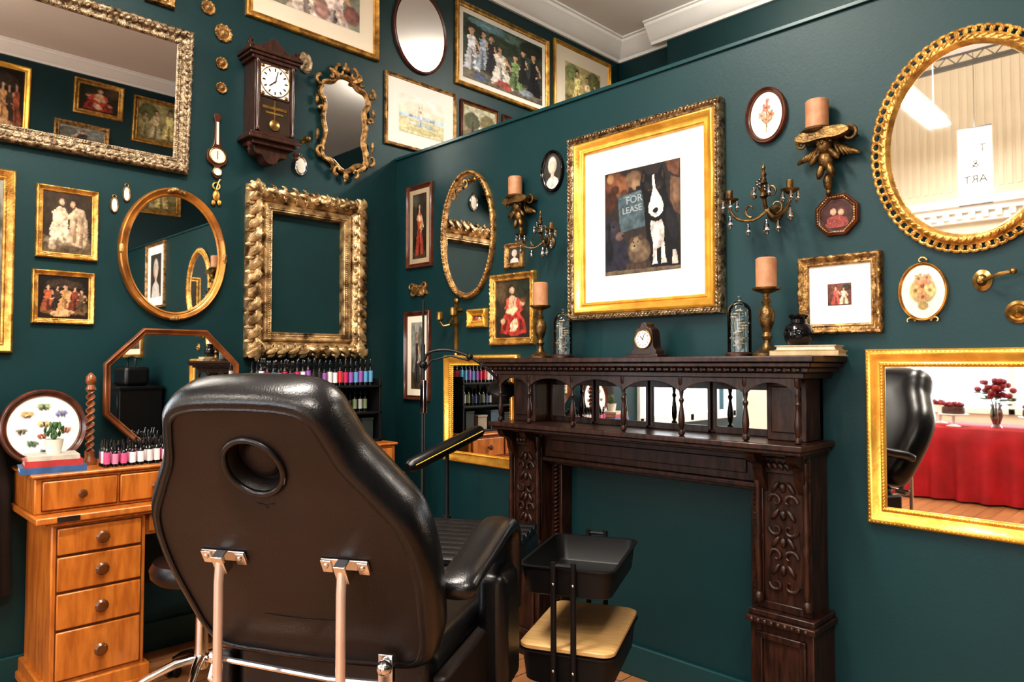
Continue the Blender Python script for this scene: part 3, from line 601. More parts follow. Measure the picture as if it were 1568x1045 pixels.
# ================================================================== RIGHT WALL
TAN=mat('tan_mat',(.40,.31,.20),.8,dark=(.35,.27,.17),scale=4)
framed('portrait_in_narrow_frame','R',.25,2.255,.255,.52,.03,.022,ROSE,P_tall1,.03,TAN,seed=11)
framed('standing_figure_print','R',.23,1.455,.255,.55,.03,.022,ROSE,P_tall2,.04,PAPER,seed=12)
r=wroot('tall_oval_mirror','R',.70,2.143); sh=('ell',.455,.74)
frame(r,sh,.035,.03,GOLDA,.003,.03); lumps(r,sh,.012,.026,.022,(.011,.007,.007),.5,GOLDA); fill(r,sh,.033,.012,MIRR,'mirror')
r=wroot('brass_hook_plate','R',.245,1.865)
g=G().poly(catmull([(-.085,.02),(-.05,.035),(0,.022),(.05,.035),(.085,.02),(.075,-.01),(.085,-.035),(.04,-.03),(0,-.045),(-.04,-.03),(-.085,-.035),(-.075,-.01)],4),0,.008)
scroll(g,-.065,.012,.03,0,5,.012,.008,1); scroll(g,.065,.012,.03,pi,5,.012,.008,-1); scroll(g,-.05,-.02,.025,0,5,.012,.007,-1); scroll(g,.05,-.02,.025,pi,5,.012,.007,1); g.tube([(0,0,.01),(0,-.03,.04),(0,-.01,.06)],.006); g.obj(r,'casting',GOLDA)
r=wroot('brass_cross_hook','R',.60,1.62)
g=G().box(-.012,.012,-.15,.14,0,.012).lathe([(.012,-.15),(.016,-.165),(.002,-.18)],(0,0,.008),'Y',10).tube([(0,.02,.01),(.0,.01,.05),(.03,.02,.08),(.06,.05,.08)],.007).tube([(0,.02,.01),(.0,.01,.05),(-.03,.0,.08),(-.06,.03,.08)],.007)
g.lathe([(.008,-.01),(.02,0),(.022,.04),(.018,.045)],(-.06,.04,.08),'Y',12).lathe([(.008,-.01),(.02,0),(.022,.04),(.018,.045)],(.06,.06,.08),'Y',12).ell((0,.15,.01),(.02,.02,.01)).box(-.05,.05,.09,.105,0,.012); g.obj(r,'casting',BRASS)
framed('small_gilt_box_frame','R',.785,1.66,.155,.105,.04,.03,GOLDB,P_mini,seed=13,carve=.004)
framed('tiny_gilt_frame','R',1.075,1.983,.14,.135,.03,.022,GOLDA,P_cam,carve=.004,seed=14)
framed('red_dress_painting','R',1.062,1.697,.335,.385,.04,.028,GOLD,P_red,carve=.005,period=.022,seed=15)
framed('oval_portrait_miniature','R',1.348,2.385,.15,.215,.017,.02,BLKG,P_cam,kind='ell',seed=16)
r=framed('dog_and_poster_print','R',1.888,2.06,.825,.90,.032,.05,SILV,P_main,.118,PAPER,carve=.0035,period=.018,seed=17,inner=(.058,.04,GOLDB))
for t,xx,yy,sz in (('FOR',-.082,.080,.048),('LEASE',-.104,.036,.042)):
    c=bpy.data.curves.new('poster_lettering','FONT'); c.body=t; c.size=sz; c.extrude=.0003; c.offset=.0006
    o=bpy.data.objects.new('poster_lettering',c); scene.collection.objects.link(o); o.parent=r; o.location=(xx,yy,.0092); o.rotation_euler=(0,0,.08); c.materials.append(mat('faded_lettering',(.25,.29,.30),.8))
lumps(r,('rect',.825,.90),.016,.05,.018,(.008,.005,.005),.6,SILV,'rope_edge')
framed('oval_flower_print','R',2.485,2.39,.17,.225,.02,.022,ROSE,P_flow,kind='ell',seed=18)
r=framed('octagonal_miniature','R',2.752,1.952,.155,.155,.02,.02,ROSE,P_oct,kind='oct',seed=19)
lumps(r,('oct',.155,.155,.045),.012,.02,.01,(.005,.004,.004),0,GOLDA,'gilt_beads')
r=wroot('pierced_oval_mirror','R',3.175,2.138); sh=('ell',.595,.745)
pr=[(.028,0),(.028,.02),(.034,.03),(.045,.034),(.052,.03),(.058,.02),(.062,.014),(.062,.003)]
frame(r,sh,.06,.034,GOLD,prof=pr); lumps(r,sh,.016,.016,.030,(.017,.0055),0,GOLD,'pierced_scrolls',kind='t'); lumps(r,sh,.004,.016,.030,(.010,.006,.006),0,GOLD,'outer_beads'); lumps(r,sh,.040,.034,.03,(.011,.006,.005),.7,GOLD,'leaf_band')
fill(r,sh,.058,.012,MIRR,'mirror')
framed('small_print_wide_mat','R',2.757,1.658,.296,.292,.038,.03,GOLDA,P_mini,.068,PAPERW,carve=.005,period=.02,seed=20)
r=framed('oval_flower_plaque','R',3.032,1.648,.152,.20,.01,.018,GOLD,P_flow2,kind='ell',seed=21)
g=G(); scroll(g,-.04,-.10,.016,0,4,.01,.004); scroll(g,.04,-.10,.016,pi,4,.01,.004,-1); scroll(g,0,.105,.014,0,5,.01,.004); g.obj(r,'finials',GOLD)
r=wroot('brass_wall_hook','R',3.205,1.672); g=G().lathe([(.035,0),(.035,.006),(.02,.012),(.012,.03),(.001,.034)],(0,0,0),'Z',20,sc=(.8,1)).tube([(0,0,.02),(.03,.0,.06),(.06,.01,.075),(.09,.015,.07)],.006).ell((.095,.016,.07),.011); g.obj(r,'hook',BRASS)
r=wroot('brass_door_pull','R',3.30,1.565); G().lathe([(.034,0),(.036,.008),(.026,.014),(.02,.01),(.008,.02),(.001,.03)],(0,0,0),'Z',24).obj(r,'pull',BRASS)
for a in (3.15,.81):
    r=wroot('gilt_rectangular_mirror','R',a,1.148); sh=('rect',.605,.612)
    frame(r,sh,.062,.035,GOLDB); lumps(r,sh,.01,.03,.014,(.005,.005,.005),0,GOLDB,'beading'); lumps(r,sh,.054,.024,.014,(.005,.004,.004),0,GOLDB,'inner_beading'); fill(r,sh,.06,.012,MIRR,'mirror')
def sconce(a,z,sc):
    r=wroot('cherub_candle_sconce','R',a,z); r.scale=(sc,)*3
    g=G()
    g.poly(catmull([(-.10,0),(-.075,.022),(0,.028),(.075,.022),(.10,0),(.06,-.015),(0,-.012),(-.06,-.015)],5),.0,.10)
    g.lathe([(.05,.0),(.062,.012),(.05,.024),(.045,.026)],(-.03,.016,.055),'Y',20)
    for sx in (-1,1):
        for k in range(6):
            M=Matrix.Rotation(sx*(.35+.13*k),4,'Z'); g.ell((sx*(.03+.013*k),-.035-.006*k,.035),(.010,.042-.003*k,.010),M)
        scroll(g,sx*.085,-.005,.03,pi/2,5,.05,.010,-sx)
    g.ell((0,-.035,.065),(.026,.028,.026),seg=14,st=10).ell((0,-.088,.055),(.030,.036,.026),seg=12).ell((-.035,-.08,.07),(.012,.03,.012),Matrix.Rotation(-.7,4,'Z')).ell((.035,-.07,.07),(.012,.03,.012),Matrix.Rotation(.7,4,'Z'))
    g.ell((-.018,-.128,.06),(.014,.032,.016),Matrix.Rotation(-.3,4,'Z')).ell((.02,-.125,.06),(.014,.032,.016),Matrix.Rotation(.3,4,'Z')).ell((0,-.165,.035),(.018,.035,.018)).ell((0,-.205,.03),(.010,.018,.010))
    g.ell((0,-.03,.090),(.006,.007,.006)).ell((-.010,-.026,.088),(.004,.003,.003)).ell((.010,-.026,.088),(.004,.003,.003))
    for k in range(8): g.ell((.022*math.cos(k*.8),-.018+.01*math.sin(k*1.7),.065+.015*math.sin(k*.8)),.010)
    g.obj(r,'cherub_bracket',BRONZE)
    G().lathe([(.002,.028),(.042,.028),(.042,.145),(.036,.15),(.002,.146)],(-.03,0,.055),'Y',24).obj(r,'candle',CANDLE)
    G().lathe([(.002,.145),(.002,.16)],(-.03,0,.055),'Y',6).obj(r,'wick',WICK)
sconce(2.732,2.235,.97); sconce(1.15,2.255,.9)
def crystal(a,z,sc):
    r=wroot('crystal_wall_light','R',a,z); r.scale=(sc,)*3
    g=G().lathe([(.03,0),(.032,.008),(.018,.02),(.01,.05),(.012,.08),(.002,.085)],(0,0,0),'Z',16)
    g.tube([(0,0,.07),(0,.02,.09),(0,.06,.10),(0,.13,.10)],.008)
    g.lathe([(.004,.04),(.018,.05),(.010,.065),(.02,.08),(.006,.09),(.016,.10),(.006,.12),(.012,.135),(.004,.15),(.008,.16),(.001,.18)],(0,0,.10),'Y',10)
    for sx in (-1,1):
        pts=catmull([(0,0,.07),(sx*.04,-.035,.10),(sx*.09,-.03,.13),(sx*.12,.01,.14),(sx*.12,.035,.14)],5,False)
        g.tube(pts,.006); g.lathe([(.004,.03),(.03,.045),(.034,.05),(.01,.05),(.012,.055),(.012,.085),(.008,.085)],(sx*.12,0,.14),'Y',14)
        scroll(g,sx*.05,.005,.03,-pi/2,4.5,.10,.005,sx); scroll(g,sx*.03,.06,.025,pi/2,4.5,.10,.005,-sx)
    g.obj(r,'arms',BRONZE)
    g=G()
    def drop(x,y,z,s=1): g.lathe([(.001,.0),(.005*s,-.006*s),(.004*s,-.012*s),(.008*s,-.022*s),(.010*s,-.032*s),(.007*s,-.045*s),(.001,-.052*s)],(x,y,z),'Y',8)
    for sx in (-1,1):
        for k in range(6): an=k*pi/3; drop(sx*.12+.03*math.cos(an),.043,.14+.03*math.sin(an),.8)
        drop(sx*.12,-.01,.14,1.1); drop(sx*.06,-.045,.11,1); drop(sx*.03,.09,.12,.9)
    drop(0,-.03,.08,1.3)
    for k in range(12): g.ell((.022*math.cos(k*.9),.06+.012*(k%6),.10+.022*math.sin(k*.9)),.007)
    g.obj(r,'crystal_drops',CRYST)
crystal(2.515,1.995,1.0); crystal(1.335,2.02,.85)

# ================================================================== FIREPLACE
r=wroot('carved_timber_fireplace','R',1.95,0)
g=G()
g.box(-.83,.83,1.408,1.43,0,.31).box(-.815,.815,1.39,1.408,0,.295).box(-.80,.80,1.372,1.39,0,.275).box(-.775,.775,1.35,1.372,0,.25)
for k in range(48): x=-.765+1.53*k/47; g.box(x-.009,x+.009,1.374,1.388,.27,.285)
g.box(-.78,.78,1.098,1.12,0,.29).box(-.77,.77,1.083,1.098,0,.275).box(-.755,.755,1.066,1.083,0,.2)
g.box(-.74,.74,1.12,1.35,0,.035)
for sx in (-1,1):
    a,b=sorted((sx*.59,sx*.74)); g.box(a,b,1.12,1.35,0,.15)
    a,b=sorted((sx*.61,sx*.72)); g.box(a,b,1.15,1.32,.15,.158)
    a,b=sorted((sx*.55,sx*.75)); g.box(a,b,.49,1.07,0,.15)
    for q in (.565,.735): a,b=sorted((sx*q-.012,sx*q+.012)); g.box(a,b,.50,1.06,.15,.158)
    a,b=sorted((sx*.575,sx*.725)); g.box(a,b,.50,.53,.15,.16); g.box(a,b,1.0,1.06,.15,.165)
    a,b=sorted((sx*.535,sx*.77)); g.box(a,b,.0,.455,0,.185); g.box(a-.012,b+.012,.455,.478,0,.205); g.box(a-.004,b+.004,.478,.50,0,.19); g.box(a-.012,b+.012,0,.06,0,.2)
    a2,b2=sorted((sx*.56,sx*.745))
    for (p,q,u,v) in ((a2,b2,.40,.425),(a2,b2,.10,.125),(a2,a2+.025,.1,.425),(b2-.025,b2,.1,.425)): g.box(p,q,u,v,.185,.197)
    a,b=sorted((sx*.485,sx*.55)); g.box(a,b,0,.95,0,.075)
g.box(-.56,.56,.955,1.07,0,.13).box(-.55,.55,.935,.955,0,.145).box(-.55,.55,.915,.935,0,.09).box(-.5,.5,.985,1.04,.13,.138)
g.obj(r,'carcass',MAHO,.004)
g=G()
sp=[(.007,0),(.013,.006),(.013,.016),(.006,.024),(.010,.035),(.013,.06),(.012,.08),(.008,.11),(.006,.125),(.011,.14),(.006,.15),(.009,.17),(.010,.185),(.007,.195),(.012,.205),(.012,.23)]
for x in (0,-.28,.28,-.55,.55,-.745,.745): g.lathe(sp,(x,1.12,.235),'Y',14)
for sx in (-1,1):
    cp_=[(.012,0),(.018,.01),(.018,.03),(.010,.04),(.014,.06),(.012,.20),(.016,.22),(.010,.24),(.016,.26),(.011,.3),(.010,.42),(.016,.45),(.010,.47),(.018,.49),(.018,.53)]
    for q in (.56,.74): g.lathe(cp_,(sx*q,.52,.165),'Y',14)
    for k in range(46): g.ell((sx*.515,.03+.0195*k,.082),(.020,.009,.014),Matrix.Rotation(.5,4,'Z'),8,4)
    for q in (.575,.725):
        R=[]
        for xx in (-.018,.018):
            R.append([(sx*q+xx,y,z) for y,z in catmull([(1.083,.15),(1.083,.255),(1.05,.245),(1.03,.20),(.99,.19),(.955,.17),(.93,.15)],3,False)])
        g.rings(R,True,True)
g.obj(r,'turned_columns',MAHO)
g=G(); xs=[-.745,-.55,-.28,0,.28,.55,.745]
for a,b in zip(xs[:-1],xs[1:]):
    top=[];bt=[]
    for k in range(17):
        u=k/16; x=a+(b-a)*u; top.append((x,1.352)); bt.append((x,1.335-.045*(abs(2*u-1)**2.6)))
    g.poly(top+bt[::-1],.228,.243)
g.obj(r,'arched_fretwork',MAHO)
g=G()
for sx in (-1,1):
    cx=sx*.65
    for k,y in enumerate((.60,.70,.80,.90)):
        for q in (-1,1):
            scroll(g,cx+q*.026,y,.028,0 if q>0 else pi,5.2,.152,.008,q*(1 if k%2 else -1)); g.ell((cx+q*.03,y+.05,.153),(.010,.026,.008),Matrix.Rotation(q*.6,4,'Z'))
        g.ell((cx,y+.05,.155),(.013,.02,.010))
    for k in range(9): g.ell((cx-.10+.025*k,.466,.205),(.010,.010,.008))
    for k in range(7): g.ell((cx-.07+.023*k,1.03,.166),(.012,.018,.008),Matrix.Rotation(.5,4,'Z'))
g.obj(r,'relief_carving',MAHO)
PN=((-.575,-.32),(-.29,-.015),(.015,.29),(.32,.575))
for (x0,x1) in PN: G().box(x0,x1,1.145,1.305,.035,.039).obj(r,'mirror_panel',MIRR,smooth=False)
g=G()
for (x0,x1) in PN:
    g.box(x0-.01,x0+.004,1.13,1.33,.035,.046).box(x1-.004,x1+.01,1.13,1.33,.035,.046).box(x0,x1,1.30,1.33,.035,.046).box(x0,x1,1.12,1.148,.035,.046)
g.obj(r,'panel_beads',MAHO,.002)

MZ=1.43
def candlestick(s):
    r=root('brass_candlestick',(-.15,-s,MZ))
    G().lathe([(.002,0),(.052,0),(.052,.012),(.035,.02),(.018,.035),(.012,.06),(.020,.075),(.012,.09),(.024,.12),(.030,.15),(.026,.175),(.012,.19),(.018,.205),(.010,.215),(.014,.235),(.05,.25),(.052,.257),(.03,.258),(.002,.258)],(0,0,0),'Z',22).obj(r,'stick',BRONZE)
    G().lathe([(.002,.258),(.038,.258),(.038,.365),(.032,.37),(.002,.366)],(0,0,0),'Z',24).obj(r,'candle',CANDLE)
    G().lathe([(.002,.365),(.002,.38)],(0,0,0),'Z',6).obj(r,'wick',WICK)
candlestick(1.395); candlestick(2.545)
BOT=mat('dried_botanicals',(.62,.56,.45),.7,dark=(.22,.19,.12),scale=60)
def cloche(s):
    r=root('glass_dome_cloche',(-.14,-s,MZ))
    G().lathe([(.002,0),(.052,0),(.052,.012),(.045,.018),(.002,.018)],(0,0,0),'Z',24).obj(r,'base',MAHO)
    pr=[(.045,.018),(.045,.17)]+[(.045*math.cos(t*pi/20),.17+.045*math.sin(t*pi/20)) for t in range(1,10)]+[(.004,.216),(.008,.222),(.006,.232),(.001,.235)]
    G().lathe(pr,(0,0,0),'Z',28,cap=False).obj(r,'dome',GLASS)
    g=G(); random.seed(int(s*10))
    for k in range(12):
        a=k*.9; q_=.010+.014*((k*7)%5)/4; x,y=q_*math.cos(a),q_*math.sin(a); zt=.05+.0115*k; g.tube([(0,0,.018),(x*.6,y*.6,.05),(x,y,zt)],.0015,5)
        for q in range(6): b=q*1.05; g.ell((x+.008*math.cos(b),y+.008*math.sin(b),zt),(.007,.007,.004),None,6,4)
        g.ell((x*.7,y*.7,zt*.6),(.010,.004,.004),Matrix.Rotation(a,4,'Z'),6,4)
    g.obj(r,'dried_flowers',BOT)
cloche(1.53); cloche(2.43)
r=wroot('mantel_clock','R',2.0,MZ,.10)
G().poly(catmull([(-.065,.012),(-.062,.03),(-.05,.045),(-.046,.09),(-.038,.12),(-.02,.13),(-.012,.145),(0,.15),(.012,.145),(.02,.13),(.038,.12),(.046,.09),(.05,.045),(.062,.03),(.065,.012)],4,False),0,.06).box(-.08,.08,0,.014,-.01,.075).obj(r,'case',MAHO,.003)
G().lathe([(.038,.06),(.038,.063),(.001,.064)],(0,.078,0),'Z',28).obj(r,'dial',PAPERW)
g=G().box(-.0012,.0012,-.004,.018,0,.001,Matrix.Translation((0,.078,.065))@Matrix.Rotation(.8,4,'Z')).box(-.001,.001,-.004,.026,0,.001,Matrix.Translation((0,.078,.066))@Matrix.Rotation(-.4,4,'Z'))
for k in range(12): g.box(-.001,.001,.025,.031,0,.001,Matrix.Translation((0,.078,.0645))@Matrix.Rotation(k*pi/6,4,'Z'))
g.obj(r,'hands',BLK); G().torus((0,.078,.064),.040,.003,'Z').obj(r,'bezel',BRASS)
r=root('book_stack',(-.15,-2.70,MZ),.15)
G().box(-.07,.07,-.11,.11,.002,.018).box(-.06,.06,-.10,.095,.022,.036).obj(r,'pages',PAGE,smooth=False)
G().box(-.075,.075,-.115,.115,0,.003).box(-.075,.075,-.115,.115,.017,.020).box(-.075,-.071,-.115,.115,0,.02).box(-.065,.065,-.105,.1,.020,.023).box(-.065,.065,-.105,.1,.035,.038).obj(r,'covers',mat('faded_cloth_cover',(.50,.38,.22),.7,dark=(.36,.26,.14),scale=20),smooth=False)
r=root('black_skull_pot',(-.15,-2.665,MZ+.038))
g=G().lathe([(.002,0),(.03,0),(.048,.02),(.052,.045),(.044,.07),(.028,.082),(.026,.095),(.036,.108),(.032,.112),(.02,.098),(.002,.09)],(0,0,0),'Z',24)
for a in (2.7,3.5): g.torus((0,0,0),.010,.004,'Z',12,6,M=Matrix.Translation((.049*math.cos(a),.049*math.sin(a),.05))@Matrix.Rotation(a,4,'Z')@Matrix.Rotation(pi/2,4,'Y'))
g.obj(r,'pot',BLKG)

# ================================================================== DESK
r=root('oak_writing_desk',(-1.17,0,0))
X0=-.86; X1=.88
g=G().box(X0+.05,X0+.40,-.45,-.02,.09,.77).box(X1-.40,X1-.05,-.45,-.02,.09,.77)
g.box(X0+.4,X1-.4,-.42,-.02,.66,.77).box(X0-.01,X1+.01,-.485,-.005,.772,.80).box(X0+.02,X1-.02,-.465,-.01,.758,.772)
g.box(X0,X1,-.40,-.01,.80,.945).box(X0-.012,X1+.012,-.415,-.005,.945,.96)
for a in (X0+.05,X1-.40): g.box(a-.02,a+.37,-.47,-.01,.06,.13).box(a-.03,a+.38,-.48,-.005,.04,.075)
g.obj(r,'carcass',PINE,.006)
g=G()
def dr(x0,x1,z0,z1,y): g.box(x0,x1,y-.012,y,z0,z1)
for a in (X0+.05,X1-.40):
    for z0,z1 in ((.64,.745),(.495,.63),(.345,.485),(.145,.335)): dr(a+.02,a+.33,z0,z1,-.45)
dr(X0+.42,X1-.42,.675,.75,-.42)
n=6; wd=(X1-X0-.04)/n
for k in range(n): dr(X0+.02+wd*k+.006,X0+.02+wd*(k+1)-.006,.815,.93,-.40)
g.obj(r,'drawer_fronts',PINE,.005)
g=G()
for a in (X0+.05,X1-.40):
    for z0,z1 in ((.64,.745),(.495,.63),(.345,.485),(.145,.335)): g.box(a+.016,a+.334,-.453,-.449,z0-.004,z1+.004)
for k in range(n): g.box(X0+.02+wd*k+.003,X0+.02+wd*(k+1)-.003,-.402,-.399,.811,.934)
g.obj(r,'drawer_gaps',PINED,smooth=False)
g=G()
kp=[(.010,0),(.008,-.008),(.022,-.018),(.026,-.026),(.018,-.034),(.002,-.036)]
for a in (X0+.05,X1-.40):
    for z in (.695,.565,.415,.24): g.lathe(kp,(a+.175,-.462,z),'Y',18)
for k in range(n): g.lathe([(q*.7,h) for q,h in kp],(X0+.02+wd*(k+.5),-.412,.872),'Y',14)
g.obj(r,'knobs',PINED)
G().box(X0+.06,X0+.14,-.491,-.485,.776,.797).obj(r,'label_holder',CHROME)
g=G()
for x in (X0+.07,X0+.38,X1-.38,X1-.07):
    for y in (-.43,-.05): g.lathe([(.002,0),(.02,0),(.024,.02),(.016,.045),(.002,.045)],(x,y,0),'Z',12)
g.obj(r,'feet',PINED)
r=root('barley_twist_post',(-1.79,-.215,.96))
g=G(); R=[]
for k in range(60):
    t=k/59; a=t*4.5*2*pi
    R.append([((.013+.006*math.cos(2*(2*pi*i/16)))*math.cos(2*pi*i/16+a),(.013+.006*math.cos(2*(2*pi*i/16)))*math.sin(2*pi*i/16+a),.06+.27*t) for i in range(16)])
g.rings(R,True,True).lathe([(.002,0),(.03,0),(.03,.02),(.02,.035),(.02,.06),(.002,.06)],(0,0,0),'Z',16).lathe([(.002,.33),(.022,.33),(.014,.35),(.022,.365),(.02,.385),(.008,.4),(.002,.405)],(0,0,0),'Z',16); g.obj(r,'post',mat('orange_walnut',(.3,.1,.03),.3))
r=wroot('round_framed_plate','L',-1.945,1.127,.12,-.08)
sh=('ell',.33,.33); frame(r,sh,.03,.03,ROSE); picture(r,sh,.028,.01,P_plate,3); frame(r,('ell',.285,.285),.005,.014,BRASS,name='gilt_line')
G().box(-.10,.10,-.167,-.157,-.03,.03).obj(r,'stand',ROSE)
r=root('desk_books',(-1.95,-.30,.96),-.12)
for z0,z1,dx,c,nm in ((0,.026,.115,(.05,.13,.30),'blue_book'),(.026,.052,.10,(.45,.05,.05),'red_book'),(.052,.07,.09,(.55,.5,.42),'grey_book')):
    G().box(-dx+.004,dx-.004,-.078,.08,z0+.003,z1-.003).obj(r,nm+'_pages',PAGE,smooth=False)
    G().box(-dx,dx,-.082,.082,z0,z0+.003).box(-dx,dx,-.082,.082,z1-.003,z1).box(-dx,dx,-.085,-.081,z0,z1).obj(r,nm,mat(nm,c,.5,dark=tuple(q*.7 for q in c),scale=20),smooth=False)
r=root('potted_succulent',(-1.945,-.30,1.03))
G().lathe([(.002,0),(.026,0),(.036,.06),(.033,.06),(.028,.052),(.002,.05)],(0,0,0),'Z',20).obj(r,'pot',IVORY)
g=G(); random.seed(4)
for k in range(36):
    a=random.uniform(0,6.28); q=random.uniform(.0,.035); g.ell((q*math.cos(a),q*math.sin(a),.065+random.uniform(0,.055)),(.006,.006,.014),Matrix.Rotation(random.uniform(-.7,.7),4,'X'),6,4)
g.obj(r,'leaves',LEAF)
def bottles(r,off,rows,n,dx,dy,h,cols,seed):
    random.seed(seed); labs={}; body=G(); cp=G(); ox,oy,oz=off
    for j in range(rows):
        for i in range(n):
            x=ox+i*dx+random.uniform(-.003,.003); y=oy-j*dy; hh=h*random.uniform(.85,1.05)
            c=random.choice(cols)
            body.lathe([(.002,0),(.013,0),(.013,hh*.12)],(x,y,oz),'Z',10)
            labs.setdefault(c,G()).lathe([(.0135,hh*.12),(.0135,hh*.55)],(x,y,oz),'Z',10,cap=False)
            body.lathe([(.0132,hh*.54),(.013,hh*.6),(.006,hh*.68),(.006,hh*.74)],(x,y,oz),'Z',10)
            cp.lathe([(.009,hh*.72),(.008,hh*.78),(.004,hh*.98),(.001,hh)],(x,y,oz),'Z',8)
    body.obj(r,'bottles',BLKG)
    for c,g in labs.items(): g.obj(r,'labels',mat('label_%d_%d_%d'%tuple(int(q*100) for q in c),c,.5))
    cp.obj(r,'caps',BLKG)
PK=[(.8,.75,.75),(.75,.25,.40),(.7,.6,.62),(.6,.1,.25),(.85,.82,.8),(.35,.1,.3)]
r=root('ink_bottles',(-1.78,-.29,.96))
bottles(r,(.02,0,0),3,12,.034,.034,.115,PK,5); bottles(r,(.45,0,0),3,9,.034,.034,.115,PK,6)
r=root('ink_bottle_rack',(-.69,-.2,.96))
G().box(-.37,-.355,-.11,.09,0,.36).box(.355,.37,-.11,.09,0,.36).box(-.37,.37,-.11,.09,.0,.015).box(-.37,.37,-.11,.09,.16,.172).box(-.37,.37,-.11,.09,.31,.322).box(-.37,.37,.08,.09,0,.33).obj(r,'shelves',BLK,.002)
C1=[(.6,.03,.04),(.5,.02,.1),(.7,.68,.7),(.1,.3,.5),(.05,.25,.2),(.3,.1,.4),(.75,.3,.1),(.02,.02,.02),(.8,.78,.75)]
bottles(r,(-.33,.05,.322),3,21,.033,.05,.15,C1,7)
bottles(r,(.05,.03,.172),2,9,.033,.05,.125,[(.1,.15,.4),(.02,.02,.02),(.6,.6,.6),(.3,.4,.2),(.7,.68,.7)],8)
# boxes on the lowest shelf
for k,(x,wd_,hh,c) in enumerate(((-.30,.09,.11,(.03,.05,.06)),(-.18,.08,.12,(.25,.22,.18)),(-.07,.10,.10,(.02,.02,.02)),(.06,.09,.12,(.05,.10,.14)),(.18,.08,.09,(.30,.26,.2)),(.29,.07,.12,(.02,.03,.03)))):
    G().box(x-wd_/2,x+wd_/2,-.09,.06,.015,.015+hh).box(x-wd_/2-.003,x+wd_/2+.003,-.093,.063,.005+hh,.018+hh).obj(r,'storage_box',mat('storage_box_%d'%k,c,.6,dark=tuple(q*.7 for q in c),scale=10),.002)

# dark garment hanging at the far left
r=wroot('hanging_black_apron','L',-2.19,1.27)
g=G(); R=[]
for k in range(14):
    t=k/13; hw=.05+.085*min(1,t*2.2)**.6; dp=.035+.02*t; ring_=[]
    for i in range(40):
        a=2*pi*i/40; f=1+.12*t*math.sin(a*7+t*1.5)
        ring_.append((hw*math.cos(a)*f,-.85*t,.064+dp*math.sin(a)*f))
    R.append(ring_)
g.rings(R,True,True).lathe([(.012,0),(.006,.01),(.006,.06),(.014,.075),(.002,.08)],(0,.02,0),'Z',12); g.obj(r,'cloth',mat('black_brown_cloth',(.014,.009,.008),.8,dark=(.008,.005,.005),scale=10),ang=80)
# unseen cabinet and bag by the right wall, added to darken mirror reflections
r=root('added_reflection_cabinet',(-.24,-4.75,0))
G().box(-.20,.20,-.62,.62,.04,1.15).box(-.215,.215,-.64,.64,1.15,1.18).obj(r,'carcass',BLK,.005)
g=G()
for y in (-.58,.02):
    for z in (.10,.45,.80): g.box(-.212,-.2,y,y+.56,z,z+.31)
g.obj(r,'drawers',BLKG,.004)
g=G()
for y in (-.42,.18):
    for z in (.25,.60,.95): g.tube([(-.225,y,z),(-.225,y+.22,z)],.006)
for y in (-.55,.55): g.box(-.15,.15,y-.03,y+.03,0,.05)
g.obj(r,'handles',CHROME)
r=root('added_reflection_bag',(-.24,-4.45,1.18)); G().box(-.12,.12,-.2,.2,0,.2).obj(r,'bag',LEA,.04,seg=4); G().tube(catmull([(0,-.12,.19),(0,-.10,.29),(0,.10,.29),(0,.12,.19)],5,False),.010).obj(r,'strap',LEA)

# ================================================================== TREATMENT CHAIR
r=root('tattoo_client_chair',(-1.834,-2.236,0),-math.radians(60))
half=[(.13,-.012),(.245,.0),(.283,.05),(.30,.14),(.312,.27),(.298,.39),(.250,.475),(.205,.545),(.184,.605),(.162,.655),(.112,.680)]
outl=catmull([(0,-.015)]+half+[(0,.686)]+[(-x,y) for x,y in reversed(half)],6)
m=len(outl)
def off(o):
    res=[]
    for i in range(m):
        t=Vector(outl[(i+1)%m])-Vector(outl[i-1]); nn=Vector((t.y,-t.x)).normalized()
        res.append((outl[i][0]+nn.x*o,outl[i][1]+nn.y*o))
    return res
ny,nz=.882,.472
def bp(u,v,n): return (u,-.472*v+ny*n,.72+.882*v+nz*n)
def bring(o,n,sc=1):
    return [bp(u*sc,.34+(v-.34)*sc,n) for u,v in off(o)]
g=G(); g.rings([bring(-.016,-.0005),bring(-.008,-.006),bring(.004,-.002),bring(.016,.012),bring(.022,.04),bring(.020,.08),bring(.006,.11),bring(-.02,.13),bring(-.06,.14,1),bring(-.06,.145,.6),bring(-.06,.145,.1)],False,True)
g.obj(r,'back_cushion',LEA,ang=80)
HV=.535; o3=off(-.03)
ang_=[math.atan2(v-HV,u) for u,v in o3]
circ=lambda R_: [(R_*math.cos(a),HV+R_*math.sin(a)) for a in ang_]
R=[bring(-.014,-.001),[bp(u,v,.0005) for u,v in o3]]
cc=circ(.066)
for t in (.25,.5,.75,1): R.append([bp(u+(cu-u)*t,v+(cv-v)*t,0) for (u,v),(cu,cv) in zip(o3,cc)])
R+= [[bp(u,v,.004) for u,v in circ(.060)],[bp(u,v,.040) for u,v in circ(.057)],[bp(u,v,.040) for u,v in circ(.046)],[bp(u,v,.028) for u,v in circ(.042)],[bp(u,v,.024) for u,v in circ(.03)],[bp(u,v,.023) for u,v in circ(.004)]]
g=G(); g.rings(R,False,True); g.obj(r,'back_panel',LEAB,ang=60)
g=G().tube(bring(-.012,-.003),.0045,6,True); g.obj(r,'piping',LEA)
RB=Matrix(((1,0,0),(0,-.472,.882),(0,.882,.472))).to_4x4()
c0=Matrix.Translation(bp(.0,HV,0))
g=G().torus((0,0,-.001),.066,.007,'Z',44,12,M=c0@RB); g.obj(r,'head_hole_ring',LEA)
g=G()
for pts in ([(-.02,.445),(0,.44),(.02,.445)],[(-.10,.12),(.0,.115),(.1,.12)]):
    g.tube([bp(u,v,-.001) for u,v in pts],.0012,5)
